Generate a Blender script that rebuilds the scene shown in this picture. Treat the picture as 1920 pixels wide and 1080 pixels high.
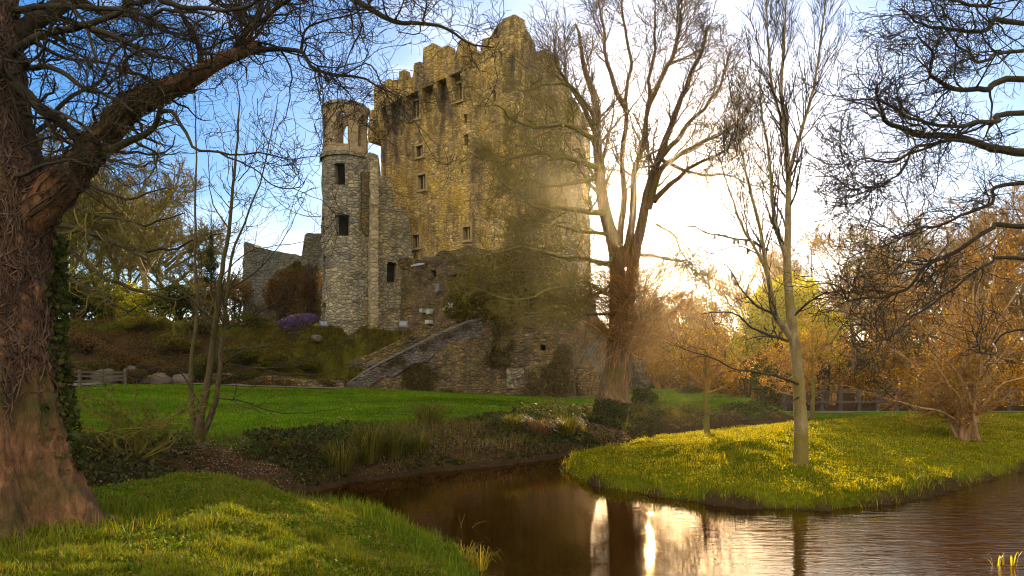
import bpy, math, numpy as np
from math import radians, sin, cos, tan, pi
from mathutils import Vector
for o in list(bpy.data.objects): bpy.data.objects.remove(o)
S = bpy.context.scene
COL = S.collection
rng = np.random.default_rng(7)

# ------------------------------------------------------------------ camera, sky, sun, exposure
SKY_STRENGTH, SUN_STRENGTH, EXPOSURE, CLOUD_FILL, HAZE = 0.055, 5.0, 1.95, 15.5, 0.00017
F, CX, HY, CZ = 1387.0, 960.0, 705.0, 2.3          # focal length, centre, horizon in photo pixels; eye height above water
cam = bpy.data.cameras.new('camera'); camo = bpy.data.objects.new('camera', cam); COL.objects.link(camo)
cam.sensor_width = 36; cam.lens = 36 * F / 1920; cam.shift_y = (540 - HY) / -1920
cam.clip_start = .05; cam.clip_end = 6000
camo.location = (0, 0, CZ); camo.rotation_euler = (pi / 2, 0, 0); S.camera = camo

SUN_EL, SUN_AZ = radians(13.0), radians(10.6)        # azimuth measured from +Y towards +X
w = bpy.data.worlds.new('World'); S.world = w; w.use_nodes = True
nt = w.node_tree; N = nt.nodes; L = nt.links
for n in list(N): N.remove(n)
out = N.new('ShaderNodeOutputWorld'); bg = N.new('ShaderNodeBackground'); L.new(bg.outputs[0], out.inputs[0])
sky = N.new('ShaderNodeTexSky'); sky.sky_type = 'NISHITA'; sky.sun_disc = False
sky.sun_elevation = SUN_EL; sky.sun_rotation = SUN_AZ
sky.air_density = 1.0; sky.dust_density = .9; sky.ozone_density = 4.0
hs = N.new('ShaderNodeHueSaturation'); hs.inputs['Saturation'].default_value = 1.28
tn = N.new('ShaderNodeMixRGB'); tn.blend_type = 'MULTIPLY'; tn.inputs[0].default_value = 1; tn.inputs[2].default_value = (.98, .97, 1.0, 1)
L.new(sky.outputs[0], tn.inputs[1]); L.new(tn.outputs[0], hs.inputs['Color'])
tc = N.new('ShaderNodeTexCoord'); mp = N.new('ShaderNodeMapping'); mp.inputs['Scale'].default_value = (1, 1, 2.6)
L.new(tc.outputs['Generated'], mp.inputs[0])
cn = N.new('ShaderNodeTexNoise'); cn.inputs['Scale'].default_value = 2.3; cn.inputs['Detail'].default_value = 7; cn.inputs['Roughness'].default_value = .55
L.new(mp.outputs[0], cn.inputs['Vector'])
cr = N.new('ShaderNodeValToRGB'); cr.color_ramp.elements[0].position = .53; cr.color_ramp.elements[1].position = .80
L.new(cn.outputs['Fac'], cr.inputs[0])
# added fill light: unseen sky overhead and behind the camera brightened to cloud colour
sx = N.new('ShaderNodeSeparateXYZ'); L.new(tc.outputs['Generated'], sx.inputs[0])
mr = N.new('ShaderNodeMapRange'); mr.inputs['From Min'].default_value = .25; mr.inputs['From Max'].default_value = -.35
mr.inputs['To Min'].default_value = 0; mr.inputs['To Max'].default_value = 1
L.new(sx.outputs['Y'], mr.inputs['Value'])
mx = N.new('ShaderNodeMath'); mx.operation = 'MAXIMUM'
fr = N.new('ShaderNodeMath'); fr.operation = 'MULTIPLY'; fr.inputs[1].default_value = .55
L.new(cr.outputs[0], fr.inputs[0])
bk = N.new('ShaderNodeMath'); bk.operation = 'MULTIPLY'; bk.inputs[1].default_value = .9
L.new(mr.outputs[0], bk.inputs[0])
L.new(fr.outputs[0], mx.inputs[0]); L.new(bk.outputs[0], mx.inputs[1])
mc = N.new('ShaderNodeMixRGB'); mc.inputs[2].default_value = (CLOUD_FILL, CLOUD_FILL * .88, CLOUD_FILL * .70, 1)
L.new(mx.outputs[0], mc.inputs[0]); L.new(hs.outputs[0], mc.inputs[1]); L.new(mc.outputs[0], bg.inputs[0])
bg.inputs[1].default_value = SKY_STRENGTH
sl = bpy.data.lights.new('sun', 'SUN'); sl.energy = SUN_STRENGTH; sl.angle = radians(.5); sl.color = (1.0, .76, .42)
so = bpy.data.objects.new('sun', sl); COL.objects.link(so)
sd = Vector((sin(SUN_AZ) * cos(SUN_EL), cos(SUN_AZ) * cos(SUN_EL), sin(SUN_EL)))
so.rotation_euler = sd.to_track_quat('Z', 'Y').to_euler(); so.location = sd * 300
S.view_settings.view_transform = 'Standard'; S.view_settings.look = 'None'; S.view_settings.gamma = 1
S.view_settings.exposure = EXPOSURE
S.cycles.max_bounces = 5; S.cycles.diffuse_bounces = 3; S.cycles.glossy_bounces = 3; S.cycles.transmission_bounces = 4
S.cycles.use_denoising = True; S.cycles.adaptive_threshold = .004; S.cycles.filter_width = 1.1

# ------------------------------------------------------------------ helpers
def P(px, py, d):
    return np.array([(px - CX) / F * d, d, CZ + (HY - py) / F * d])
def PP(seq, d):
    """photo polyline -> points; d is a number or (d0,d1) from first to last point"""
    d0, d1 = d if isinstance(d, tuple) else (d, d)
    n = len(seq)
    return np.array([P(p[0], p[1], d0 + (d1 - d0) * i / max(1, n - 1)) for i, p in enumerate(seq)])
def ss(x): x = np.clip(x, 0, 1); return x * x * (3 - 2 * x)
def _h(i, j, k, s):
    v = (i * 374761393 + j * 668265263 + k * 2147483647 + s * 1274126177) & 0xffffffff
    v = ((v ^ (v >> 13)) * 1274126177) & 0xffffffff
    return ((v ^ (v >> 16)) & 0xffff) / 32767.5 - 1
def vnoise(p, scale=1.0, seed=0):
    p = np.asarray(p, float) * scale
    i = np.floor(p).astype(np.int64); f = p - i; f = f * f * (3 - 2 * f); r = 0
    for a in (0, 1):
        for b in (0, 1):
            for c in (0, 1):
                wt = (f[..., 0] if a else 1 - f[..., 0]) * (f[..., 1] if b else 1 - f[..., 1]) * (f[..., 2] if c else 1 - f[..., 2])
                r = r + wt * _h(i[..., 0] + a, i[..., 1] + b, i[..., 2] + c, seed)
    return r
def fbm(p, scale=1.0, seed=0, oct=3):
    r = 0; a = 1
    for k in range(oct): r = r + a * vnoise(p, scale * 2 ** k, seed + k); a *= .5
    return r
def n2(x, y, scale=1.0, seed=0, oct=3): return fbm(np.stack([x, y, np.zeros_like(x)], -1), scale, seed, oct)

def mesh(name, V, Fs, cols=None, smooth=True):
    """V (n,3); Fs: list of int arrays (m,k); cols (n,3) per-vertex colour"""
    me = bpy.data.meshes.new(name)
    V = np.ascontiguousarray(V, np.float32)
    Fs = [np.asarray(f, np.int32) for f in Fs if len(f)]
    me.vertices.add(len(V)); me.vertices.foreach_set('co', V.ravel())
    nl = sum(f.size for f in Fs); nf = sum(len(f) for f in Fs)
    me.loops.add(nl); me.polygons.add(nf)
    me.loops.foreach_set('vertex_index', np.concatenate([f.ravel() for f in Fs]))
    tot = np.concatenate([np.full(len(f), f.shape[1], np.int32) for f in Fs])
    st = np.concatenate([[0], np.cumsum(tot)[:-1]]).astype(np.int32)
    me.polygons.foreach_set('loop_start', st)
    me.polygons.foreach_set('use_smooth', np.full(nf, smooth, bool))
    if cols is not None:
        at = me.color_attributes.new('Col', 'FLOAT_COLOR', 'POINT')
        c = np.ones((len(V), 4), np.float32); c[:, :3] = cols
        at.data.foreach_set('color', c.ravel())
    me.update(calc_edges=True)
    return me
ORG = {}
def thing(name, label, cat, loc, group=None):
    o = bpy.data.objects.new(name, None); COL.objects.link(o); o.location = loc; o.empty_display_size = .2
    o['label'] = label; o['category'] = cat
    if group: o['group'] = group
    ORG[o] = np.array(loc, float)
    return o
def part(name, geo, mat, parent=None, label=None, smooth=True, kind=None):
    if 'stone' in mat.name: smooth = False
    """geo = (V, Fs[, cols]) in world coordinates"""
    org = ORG.get(parent, np.zeros(3))
    me = mesh(name, np.asarray(geo[0]) - org, geo[1], geo[2] if len(geo) > 2 else None, smooth)
    me.materials.append(mat)
    o = bpy.data.objects.new(name, me); COL.objects.link(o)
    ORG[o] = org
    if parent: o.parent = parent
    if label: o['label'] = label
    if kind: o['kind'] = kind
    return o
def single(name, geo, mat, label, cat, group=None, loc=None, smooth=True):
    V = np.asarray(geo[0])
    loc = np.array([V[:, 0].mean(), V[:, 1].mean(), V[:, 2].min()]) if loc is None else np.array(loc)
    me = mesh(name, V - loc, geo[1], geo[2] if len(geo) > 2 else None, smooth); me.materials.append(mat)
    o = bpy.data.objects.new(name, me); COL.objects.link(o); o.location = loc
    o['label'] = label; o['category'] = cat
    if group: o['group'] = group
    return o
def join(*gs):
    """merge geometries"""
    Vs, out, base, C = [], {}, 0, []
    hasc = any(len(g) > 2 for g in gs)
    for g in gs:
        Vs.append(np.asarray(g[0], float))
        for f in g[1]:
            f = np.asarray(f)
            if f.size: out.setdefault(f.shape[1], []).append(f + base)
        if hasc: C.append(np.broadcast_to(g[2] if len(g) > 2 else np.array([.5, .5, .5]), (len(g[0]), 3)))
        base += len(g[0])
    r = (np.concatenate(Vs), [np.concatenate(v) for v in out.values()])
    return r + (np.concatenate(C),) if hasc else r
def box(c, s, rz=0, jit=0, seed=0):
    r = np.random.default_rng(seed)
    v = np.array([[x, y, z] for z in (-.5, .5) for y in (-.5, .5) for x in (-.5, .5)]) * np.array(s)
    if jit: v = v + r.normal(0, jit, v.shape)
    ca, sa = cos(rz), sin(rz)
    v = np.stack([v[:, 0] * ca - v[:, 1] * sa, v[:, 0] * sa + v[:, 1] * ca, v[:, 2]], -1) + np.array(c)
    f = np.array([[0, 2, 3, 1], [4, 5, 7, 6], [0, 1, 5, 4], [2, 6, 7, 3], [0, 4, 6, 2], [1, 3, 7, 5]])
    return v, [f]
def beam(a, b, wd, ht):
    a, b = np.array(a, float), np.array(b, float); t = b - a; t /= np.linalg.norm(t)
    s = np.cross(t, [0, 0, 1.]); s /= np.linalg.norm(s) + 1e-9; u = np.cross(s, t)
    v = np.array([p + s * i * wd / 2 + u * j * ht / 2 for p in (a, b) for j in (-1, 1) for i in (-1, 1)])
    return v, [np.array([[0, 2, 3, 1], [4, 5, 7, 6], [0, 1, 5, 4], [2, 6, 7, 3], [0, 4, 6, 2], [1, 3, 7, 5]])]

# ------------------------------------------------------------------ node materials
def newmat(name):
    m = bpy.data.materials.new(name); m.use_nodes = True
    t = m.node_tree; t.nodes.clear()
    o = t.nodes.new('ShaderNodeOutputMaterial')
    return m, t, o
class G:
    def __init__(s, t): s.t = t
    def n(s, typ, **kw):
        x = s.t.nodes.new(typ)
        for k, v in kw.items():
            if k.startswith('i_'):
                x.inputs[int(k[2:]) if k[2:].isdigit() else k[2:].replace('_', ' ')].default_value = v
            else: setattr(x, k, v)
        return x
    def l(s, a, b): s.t.links.new(a, b)
    def noise(s, vec, scale, detail=4, rough=.55, dist=0):
        x = s.n('ShaderNodeTexNoise'); x.inputs['Scale'].default_value = scale; x.inputs['Detail'].default_value = detail
        x.inputs['Roughness'].default_value = rough; x.inputs['Distortion'].default_value = dist
        if vec is not None: s.l(vec, x.inputs['Vector'])
        return x.outputs['Fac']
    def ramp(s, fac, stops):
        x = s.n('ShaderNodeValToRGB'); e = x.color_ramp.elements
        while len(e) < len(stops): e.new(.5)
        for k, (p, c) in enumerate(stops):
            e[k].position = p; e[k].color = (c if len(c) == 4 else (*c, 1)) if isinstance(c, tuple) else (c, c, c, 1)
        s.l(fac, x.inputs[0]); return x.outputs[0]
    def mix(s, fac, a, b, mode='MIX'):
        x = s.n('ShaderNodeMixRGB', blend_type=mode)
        for k, v in ((0, fac), (1, a), (2, b)):
            if isinstance(v, (int, float)): x.inputs[k].default_value = v if k == 0 else (v, v, v, 1)
            elif isinstance(v, tuple): x.inputs[k].default_value = (*v, 1)
            else: s.l(v, x.inputs[k])
        return x.outputs[0]
    def mapping(s, vec, scale=(1, 1, 1), rot=(0, 0, 0)):
        x = s.n('ShaderNodeMapping'); x.inputs['Scale'].default_value = scale; x.inputs['Rotation'].default_value = rot
        s.l(vec, x.inputs[0]); return x.outputs[0]
    def bump(s, h, strength=.5, dist=.05):
        x = s.n('ShaderNodeBump'); x.inputs['Strength'].default_value = strength; x.inputs['Distance'].default_value = dist
        s.l(h, x.inputs['Height']); return x.outputs[0]
def pos(g): return g.n('ShaderNodeNewGeometry').outputs['Position']

def stone(name, pal, mortar, scale=2.2, lichen=(.30, .21, .03), lich=.5, streak=.5, bumpd=.06, dark=(.035, .032, .03), moss=0.0, specks=.0):
    m, t, o = newmat(name); g = G(t)
    p = pos(g)
    warp = g.n('ShaderNodeTexNoise'); warp.inputs['Scale'].default_value = 1.7; g.l(p, warp.inputs['Vector'])
    va = g.n('ShaderNodeVectorMath', operation='MULTIPLY_ADD'); g.l(warp.outputs['Color'], va.inputs[0]); va.inputs[1].default_value = (.35, .35, .3); g.l(p, va.inputs[2])
    q = g.mapping(va.outputs[0], (scale, scale, scale * 1.75))
    v = g.n('ShaderNodeTexVoronoi'); g.l(q, v.inputs['Vector']); v.inputs['Scale'].default_value = 1; v.inputs['Randomness'].default_value = .9
    e = g.n('ShaderNodeTexVoronoi', feature='DISTANCE_TO_EDGE'); g.l(q, e.inputs['Vector']); e.inputs['Scale'].default_value = 1; e.inputs['Randomness'].default_value = .9
    rnd = g.n('ShaderNodeSeparateColor'); g.l(v.outputs['Color'], rnd.inputs[0])
    c = g.ramp(rnd.outputs[0], [(k / (len(pal) - 1), x) for k, x in enumerate(pal)])
    fine = g.noise(p, 14, 5, .65)
    c = g.mix(.8, c, g.ramp(fine, [(.25, .35), (.75, 1.5)]), 'MULTIPLY')
    big = g.noise(p, .35, 5, .6)
    lp = g.mapping(p, (1, 1, .55))
    lm = g.ramp(g.noise(lp, .8, 6, .68), [(.42, 0.0), (.62, 1.0)])
    lm2 = g.mix(1, lm, g.ramp(big, [(.3, .25), (.6, 1.0)]), 'MULTIPLY')
    lm3 = g.mix(1, lm2, (lich,) * 3, 'MULTIPLY')
    c = g.mix(lm3, c, g.mix(g.noise(p, 5, 3), lichen, tuple(x * .55 for x in lichen)))
    if moss:
        mm = g.ramp(g.noise(p, 1.3, 5, .65), [(.48, 0.0), (.66, moss)])
        c = g.mix(mm, c, (.055, .06, .012))
    sp = g.mapping(p, (1.0, 1.0, .17))
    sm0 = g.ramp(g.noise(sp, .95, 6, .68), [(.46, 0.0), (.64, streak)])
    sm = g.mix(1, sm0, g.ramp(g.noise(p, .22, 4, .6), [(.30, .40), (.50, 1.0)]), 'MULTIPLY')
    c = g.mix(sm, c, dark)
    if specks:
        sv = g.ramp(g.noise(p, 6.5, 2, .5), [(.69, 0.0), (.74, specks)])
        c = g.mix(sv, c, (.42, .40, .36))
    edge = g.ramp(e.outputs['Distance'], [(.0, 0.0), (.13, 1.0)])
    c = g.mix(edge, g.mix(.75, c, mortar), c)
    hgt = g.mix(.35, g.ramp(e.outputs['Distance'], [(0.0, 0.0), (.22, 1.0)]), fine)
    hgt = g.mix(.25, hgt, rnd.outputs[1])
    b = g.n('ShaderNodeBsdfPrincipled'); g.l(c, b.inputs['Base Color']); b.inputs['Roughness'].default_value = .93
    b.inputs['Specular IOR Level'].default_value = .2
    g.l(g.bump(hgt, 1.0, bumpd), b.inputs['Normal']); g.l(b.outputs[0], o.inputs[0])
    return m
def bark(name, pal, scale=6, moss=None, mossamt=.5, bumpd=.03, stretch=.25):
    m, t, o = newmat(name); g = G(t); p = pos(g)
    q = g.mapping(p, (1, 1, stretch))
    f = g.noise(q, scale, 6, .7, .4)
    c = g.ramp(f, [(.3, pal[0]), (.5, pal[1]), (.72, pal[2])])
    if moss:
        mm = g.ramp(g.noise(p, 1.1, 4, .6), [(.5 - .3 * mossamt, 0.0), (.68 - .2 * mossamt, .9)])
        c = g.mix(mm, c, g.mix(g.noise(p, 9, 3), moss, tuple(x * .5 for x in moss)))
    b = g.n('ShaderNodeBsdfPrincipled'); g.l(c, b.inputs['Base Color']); b.inputs['Roughness'].default_value = .9
    b.inputs['Specular IOR Level'].default_value = .25
    g.l(g.bump(f, .9, bumpd), b.inputs['Normal']); g.l(b.outputs[0], o.inputs[0])
    return m
def leafmat(name, transl=.5, gloss=.45, spec=.3, warm=(1.25, 1.15, .45)):
    m, t, o = newmat(name); g = G(t)
    a = g.n('ShaderNodeAttribute', attribute_name='Col')
    b = g.n('ShaderNodeBsdfPrincipled'); g.l(a.outputs['Color'], b.inputs['Base Color']); b.inputs['Roughness'].default_value = gloss
    b.inputs['Specular IOR Level'].default_value = spec
    tr = g.n('ShaderNodeBsdfTranslucent'); g.l(g.mix(1, a.outputs['Color'], warm, 'MULTIPLY'), tr.inputs[0])
    ms = g.n('ShaderNodeMixShader'); ms.inputs[0].default_value = transl
    g.l(b.outputs[0], ms.inputs[1]); g.l(tr.outputs[0], ms.inputs[2]); g.l(ms.outputs[0], o.inputs[0])
    return m
def plain(name, col, rough=.8, spec=.3, var=.3, scale=8, metal=0):
    m, t, o = newmat(name); g = G(t)
    c = g.mix(var, col, g.ramp(g.noise(pos(g), scale, 5, .65), [(.3, tuple(x * .35 for x in col)), (.7, tuple(min(1, x * 1.5) for x in col))]))
    b = g.n('ShaderNodeBsdfPrincipled'); g.l(c, b.inputs['Base Color']); b.inputs['Roughness'].default_value = rough
    b.inputs['Specular IOR Level'].default_value = spec; b.inputs['Metallic'].default_value = metal
    g.l(b.outputs[0], o.inputs[0]); return m
# ------------------------------------------------------------------ terrain
WATER = np.array([(3.5,-20),(2.2,-4),(1.3,2),(.35,6),(-.5,8.6),(-1.35,10.6),(-2.4,11.9),(-3.5,12.6),(-4.6,13.4),(-4.2,14.6),(-3.3,16.0),
 (-2,17.4),(-.2,18.9),(1.3,20.6),(2.8,22.3),(4.2,25),(6,29),(9,33),(14,36),(22,38),(40,39),(90,38),(90,20),(22,15),(12.6,12.6),(9.2,11),(8.6,6),(9,-4),(12,-20)], float)
ISLE = np.array([(1.2,17.7),(1.45,16.3),(1.9,15.2),(2.9,13.9),(4.1,12.9),(5.4,12.6),(6.9,13.3),(9.2,15.2),(12.5,18),(15.5,20.2),(24,23.5),(40,27),
 (40,33),(22,33),(12,31),(7.5,28),(4.5,24.5),(2.4,20.8),(1.3,19)], float)
def sdist(poly, x, y):
    """signed distance, positive inside"""
    px, py = x.ravel(), y.ravel(); d2 = np.full(px.shape, 1e18); ins = np.zeros(px.shape, bool)
    for (ax, ay), (bx, by) in zip(poly, np.roll(poly, -1, 0)):
        ex, ey = bx - ax, by - ay
        t = np.clip(((px - ax) * ex + (py - ay) * ey) / (ex * ex + ey * ey), 0, 1)
        d2 = np.minimum(d2, (px - ax - t * ex) ** 2 + (py - ay - t * ey) ** 2)
        c = ((ay > py) != (by > py)) & (px < (bx - ax) * (py - ay) / (by - ay + 1e-12) + ax)
        ins ^= c
    d = np.sqrt(d2); return np.where(ins, d, -d).reshape(x.shape)
def shore(x, y): return -sdist(WATER, x, y) + .18 * n2(x, y, 1.3, 3, 2) + .07 * n2(x, y, 5, 4, 2)
def medge(x): return np.interp(x, [-12, -4.9, -3.8, -3.2, -2], [8.3, 8.7, 11.3, 13, 14.5])
def yfoot(x): return np.interp(x, [-60, -40, -25, -14.0, -11.6, -2, 0, 60], [44, 45, 46, 46.4, 50.1, 49.3, 49.3, 49.3])
def land_z(x, y, s=None):
    if s is None: s = shore(x, y)
    near = ss((medge(x) + .7 - y) / .9) * ss((6 - x) / 2)
    mound = .26 * ss(s / .35) + .68 * ss(s / 3.0) + .06 * n2(x, y, .9, 11) + .035 * n2(x, y, 3.1, 12) * ss(s / .5)
    k = np.clip((y - 17) / 30, 0, 1.6)
    slope = np.interp(x, [-40, -25, -11, 3, 8, 20], [1.25, 1.15, .62, .05, .25, .6])
    low = ss((x - 12) / 3); lawn = (.30 * ss(s / .6) + .60 * ss(s / 2.6) + slope * k) * (1 - .78 * low) + .03 * n2(x, y, .5, 5)
    lawn = lawn - .62 * np.exp(-((y - medge(x) - 1.6) / 1.3) ** 2) * ss((-2.6 - x) / 1.2) * ss(s / 1.2)
    left = ss((-1.0 - x) / 1.5)
    hill = 3.85 * ss((y - yfoot(x)) / np.interp(x, [-17, -12.0], [6, 2.8])) * left
    back = 4.0 * ss((y - 58) / 14) * ss((4 - x) / 6) * (1 - left) + 7 * ss((y - 62) / 55) * ss((x - 6) / 10) + 2.5 * ss((y - 75) / 60) * ss((6 - x) / 10)
    land = lawn + hill + .12 * n2(x, y, .7, 9) * ss((y - yfoot(x) + 1) / 2) * left + back
    z = near * mound + (1 - near) * land
    under = -.75 * ss(-s / 1.2) - .05
    return np.where(s > 0, z, under)
def isle_z(x, y, s=None):
    if s is None: s = sdist(ISLE, x, y) + .15 * n2(x, y, 1.2, 23, 2) + .08 * n2(x, y, 5, 24, 2)
    z = .26 * ss(s / .28) + .62 * ss(s / 6.2) + (.05 * n2(x, y, 1.1, 21) + .055 * n2(x, y, 2.6, 22)) * ss(s / .6)
    return np.where(s > 0, z, -.5 * ss(-s / .6) - .03)
def gz(x, y):
    x = np.atleast_1d(np.asarray(x, float)); y = np.atleast_1d(np.asarray(y, float)); return land_z(x, y)
def g1(x, y): return float(gz(x, y)[0])
def iz(x, y):
    x = np.atleast_1d(np.asarray(x, float)); y = np.atleast_1d(np.asarray(y, float)); return isle_z(x, y)
def i1(x, y): return float(iz(x, y)[0])
def grid(xs, ys, zf):
    X, Y = np.meshgrid(xs, ys); Z = zf(X, Y)
    V = np.stack([X, Y, Z], -1).reshape(-1, 3); nx, ny = len(xs), len(ys)
    i = (np.arange(ny - 1)[:, None] * nx + np.arange(nx - 1)).ravel()
    return V, [np.stack([i, i + 1, i + nx + 1, i + nx], -1)]

# --- ground material: lawn / leaf litter / rough bank, chosen by a real ground-cover mask
def ground_mat():
    m, t, o = newmat('ground_cover'); g = G(t); p = pos(g)
    a = g.n('ShaderNodeAttribute', attribute_name='Col'); c = a.outputs['Color']
    f = g.noise(p, 9, 6, .7)
    c = g.mix(.8, c, g.ramp(f, [(.25, .35), (.5, .9), (.78, 1.6)]), 'MULTIPLY')
    f2 = g.noise(p, 40, 3, .6)
    c = g.mix(.5, c, g.ramp(f2, [(.3, .5), (.7, 1.4)]), 'MULTIPLY')
    b = g.n('ShaderNodeBsdfPrincipled'); g.l(c, b.inputs['Base Color']); b.inputs['Roughness'].default_value = .95; b.inputs['Specular IOR Level'].default_value = 0
    g.l(g.bump(g.mix(.5, f, f2), .8, .06), b.inputs['Normal']); g.l(b.outputs[0], o.inputs[0]); return m
GROUND = ground_mat()
LAWN = np.array([.045, .095, .003]); LITTER = np.array([.038, .025, .012]); MUD = np.array([.03, .02, .012]); ROUGH = np.array([.050, .050, .008]); GOLD = np.array([.10, .085, .006])
def bwid(x): return np.interp(x, [-3.4, -3.0, 4, 7], [2.4, 2.5, 2.7, 1.1])
def ground_cols(x, y):
    s = shore(x, y); c = np.empty(x.shape + (3,))
    n = n2(x, y, .25, 31); nn = n2(x, y, 1.2, 33)
    c[...] = LAWN * (1 + .35 * n[..., None]) * np.array([1.0, 1, 1])
    yel = ss((nn + .3) / 1.2)[..., None] * .5
    c = c * (1 - yel) + yel * np.array([.085, .085, .004])
    far = ss((y - 15) / 2)
    bw = bwid(x)
    bank = np.maximum(ss((bw - s + .5 * nn) / .7) * ss((y - 13.2) / 1.2), ss((-2.6 - x) / .8) * ss((15.5 - y + .5 * nn) / .8)) * ss((y - medge(x) - .1) / .5)
    bank = bank[..., None]; c = c * (1 - bank) + bank * (LITTER * (1 + .4 * nn[..., None]))
    mud = ss((.35 - s) / .25)[..., None]; c = c * (1 - mud) + mud * MUD
    hl = (ss((y - yfoot(x) + .3) / .8) * ss((yfoot(x) + 5.5 - y) / 1.5) * ss((-1 - x) / 1.5))[..., None]
    mixc = np.where((n2(x, y, .4, 37) > -.1)[..., None], ROUGH * 1.1, LITTER * .9)
    left = ss((-16 - x) / 5)[..., None]; mixc = mixc * (1 - left) + left * LITTER * .8
    mixc = np.where((x > -16.5)[..., None], ROUGH * (1 + .4 * nn[..., None]), mixc); c = c * (1 - hl) + hl * mixc
    wood = (np.maximum(ss((y - 54) / 6) * ss((x - 7) / 4), ss((x - 12) / 2) * ss((y - 40) / 2)))[..., None]
    c = c * (1 - wood) + wood * LITTER * .8
    return c
u = np.linspace(-1, 1, 520); xs = np.sinh(u * 4.7) * 1.2
v = np.linspace(0, 1, 520); ys = -30 + 0 * v
ys = np.concatenate([np.linspace(-25, 3, 25)[:-1], 3 * np.exp(np.linspace(0, math.log(140), 520))])
V, Fc = grid(xs * 3.5, ys, land_z)
part('ground', (V, Fc, ground_cols(V[:, 0], V[:, 1])), GROUND, kind='structure')
# a wide low plain under everything out to the horizon
gx = np.array([-4000, -600, -200, 0, 200, 600, 4000.]); Vp, Fp = grid(gx, np.array([-4000, -400, -25, 100, 410, 1200, 4000.]), lambda X, Y: np.where((Y > 405) | (abs(X) > 240) , -1.2, -1.4))
part('surrounding_land', (Vp, Fp, np.tile(LAWN, (len(Vp), 1))), GROUND, kind='structure')
ux = np.concatenate([np.linspace(.6, 16, 200), np.linspace(16.3, 41, 80)]); uy = np.linspace(12, 34, 200)
V, Fc = grid(ux, uy, isle_z)
n = n2(V[:, 0], V[:, 1], .8, 41)
ic = np.array([.075, .088, .004]) * (1 + .3 * n[:, None])
si = sdist(ISLE, V[:, 0], V[:, 1]); md = ss((.22 - si) / .2)[:, None]; ic = ic * (1 - md) + md * np.array([.035, .024, .012])
part('island', (V, Fc, ic), GROUND, kind='structure')

# --- water: brown, clear of waves in the lee of the mound, rippled to the right
def water_mat():
    m, t, o = newmat('river_water'); g = G(t); p = pos(g)
    sep = g.n('ShaderNodeSeparateXYZ'); g.l(p, sep.inputs[0])
    q = g.mapping(p, (.55, 2.2, 1), (0, 0, radians(-20)))
    a = g.noise(q, 3.4, 3, .6, .8)
    q2 = g.mapping(p, (.8, 1.6, 1)); b2 = g.noise(q2, 1.1, 2, .5)
    amp = g.n('ShaderNodeMapRange'); amp.inputs['From Min'].default_value = 2.2; amp.inputs['From Max'].default_value = 7.5
    amp.inputs['To Min'].default_value = .05; amp.inputs['To Max'].default_value = .9; g.l(sep.outputs['X'], amp.inputs['Value'])
    h = g.mix(.45, a, b2)
    bm = g.n('ShaderNodeBump'); bm.inputs['Distance'].default_value = .03; g.l(h, bm.inputs['Height']); g.l(amp.outputs[0], bm.inputs['Strength'])
    fz = g.n('ShaderNodeFresnel'); fz.inputs['IOR'].default_value = 1.55; g.l(bm.outputs[0], fz.inputs['Normal'])
    gl = g.n('ShaderNodeBsdfGlossy'); gl.inputs['Color'].default_value = (1.0, .80, .56, 1); gl.inputs['Roughness'].default_value = .03; g.l(bm.outputs[0], gl.inputs['Normal'])
    df = g.n('ShaderNodeBsdfDiffuse'); df.inputs['Color'].default_value = (.013, .0055, .0012, 1)
    mxw = g.n('ShaderNodeMixShader'); g.l(fz.outputs[0], mxw.inputs[0]); g.l(df.outputs[0], mxw.inputs[1]); g.l(gl.outputs[0], mxw.inputs[2]); g.l(mxw.outputs[0], o.inputs[0]); return m
Vw, Fw = grid(np.linspace(-14, 95, 60), np.linspace(-22, 42, 40), lambda X, Y: X * 0)
part('river_water', (Vw, Fw), water_mat(), kind='structure')
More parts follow.
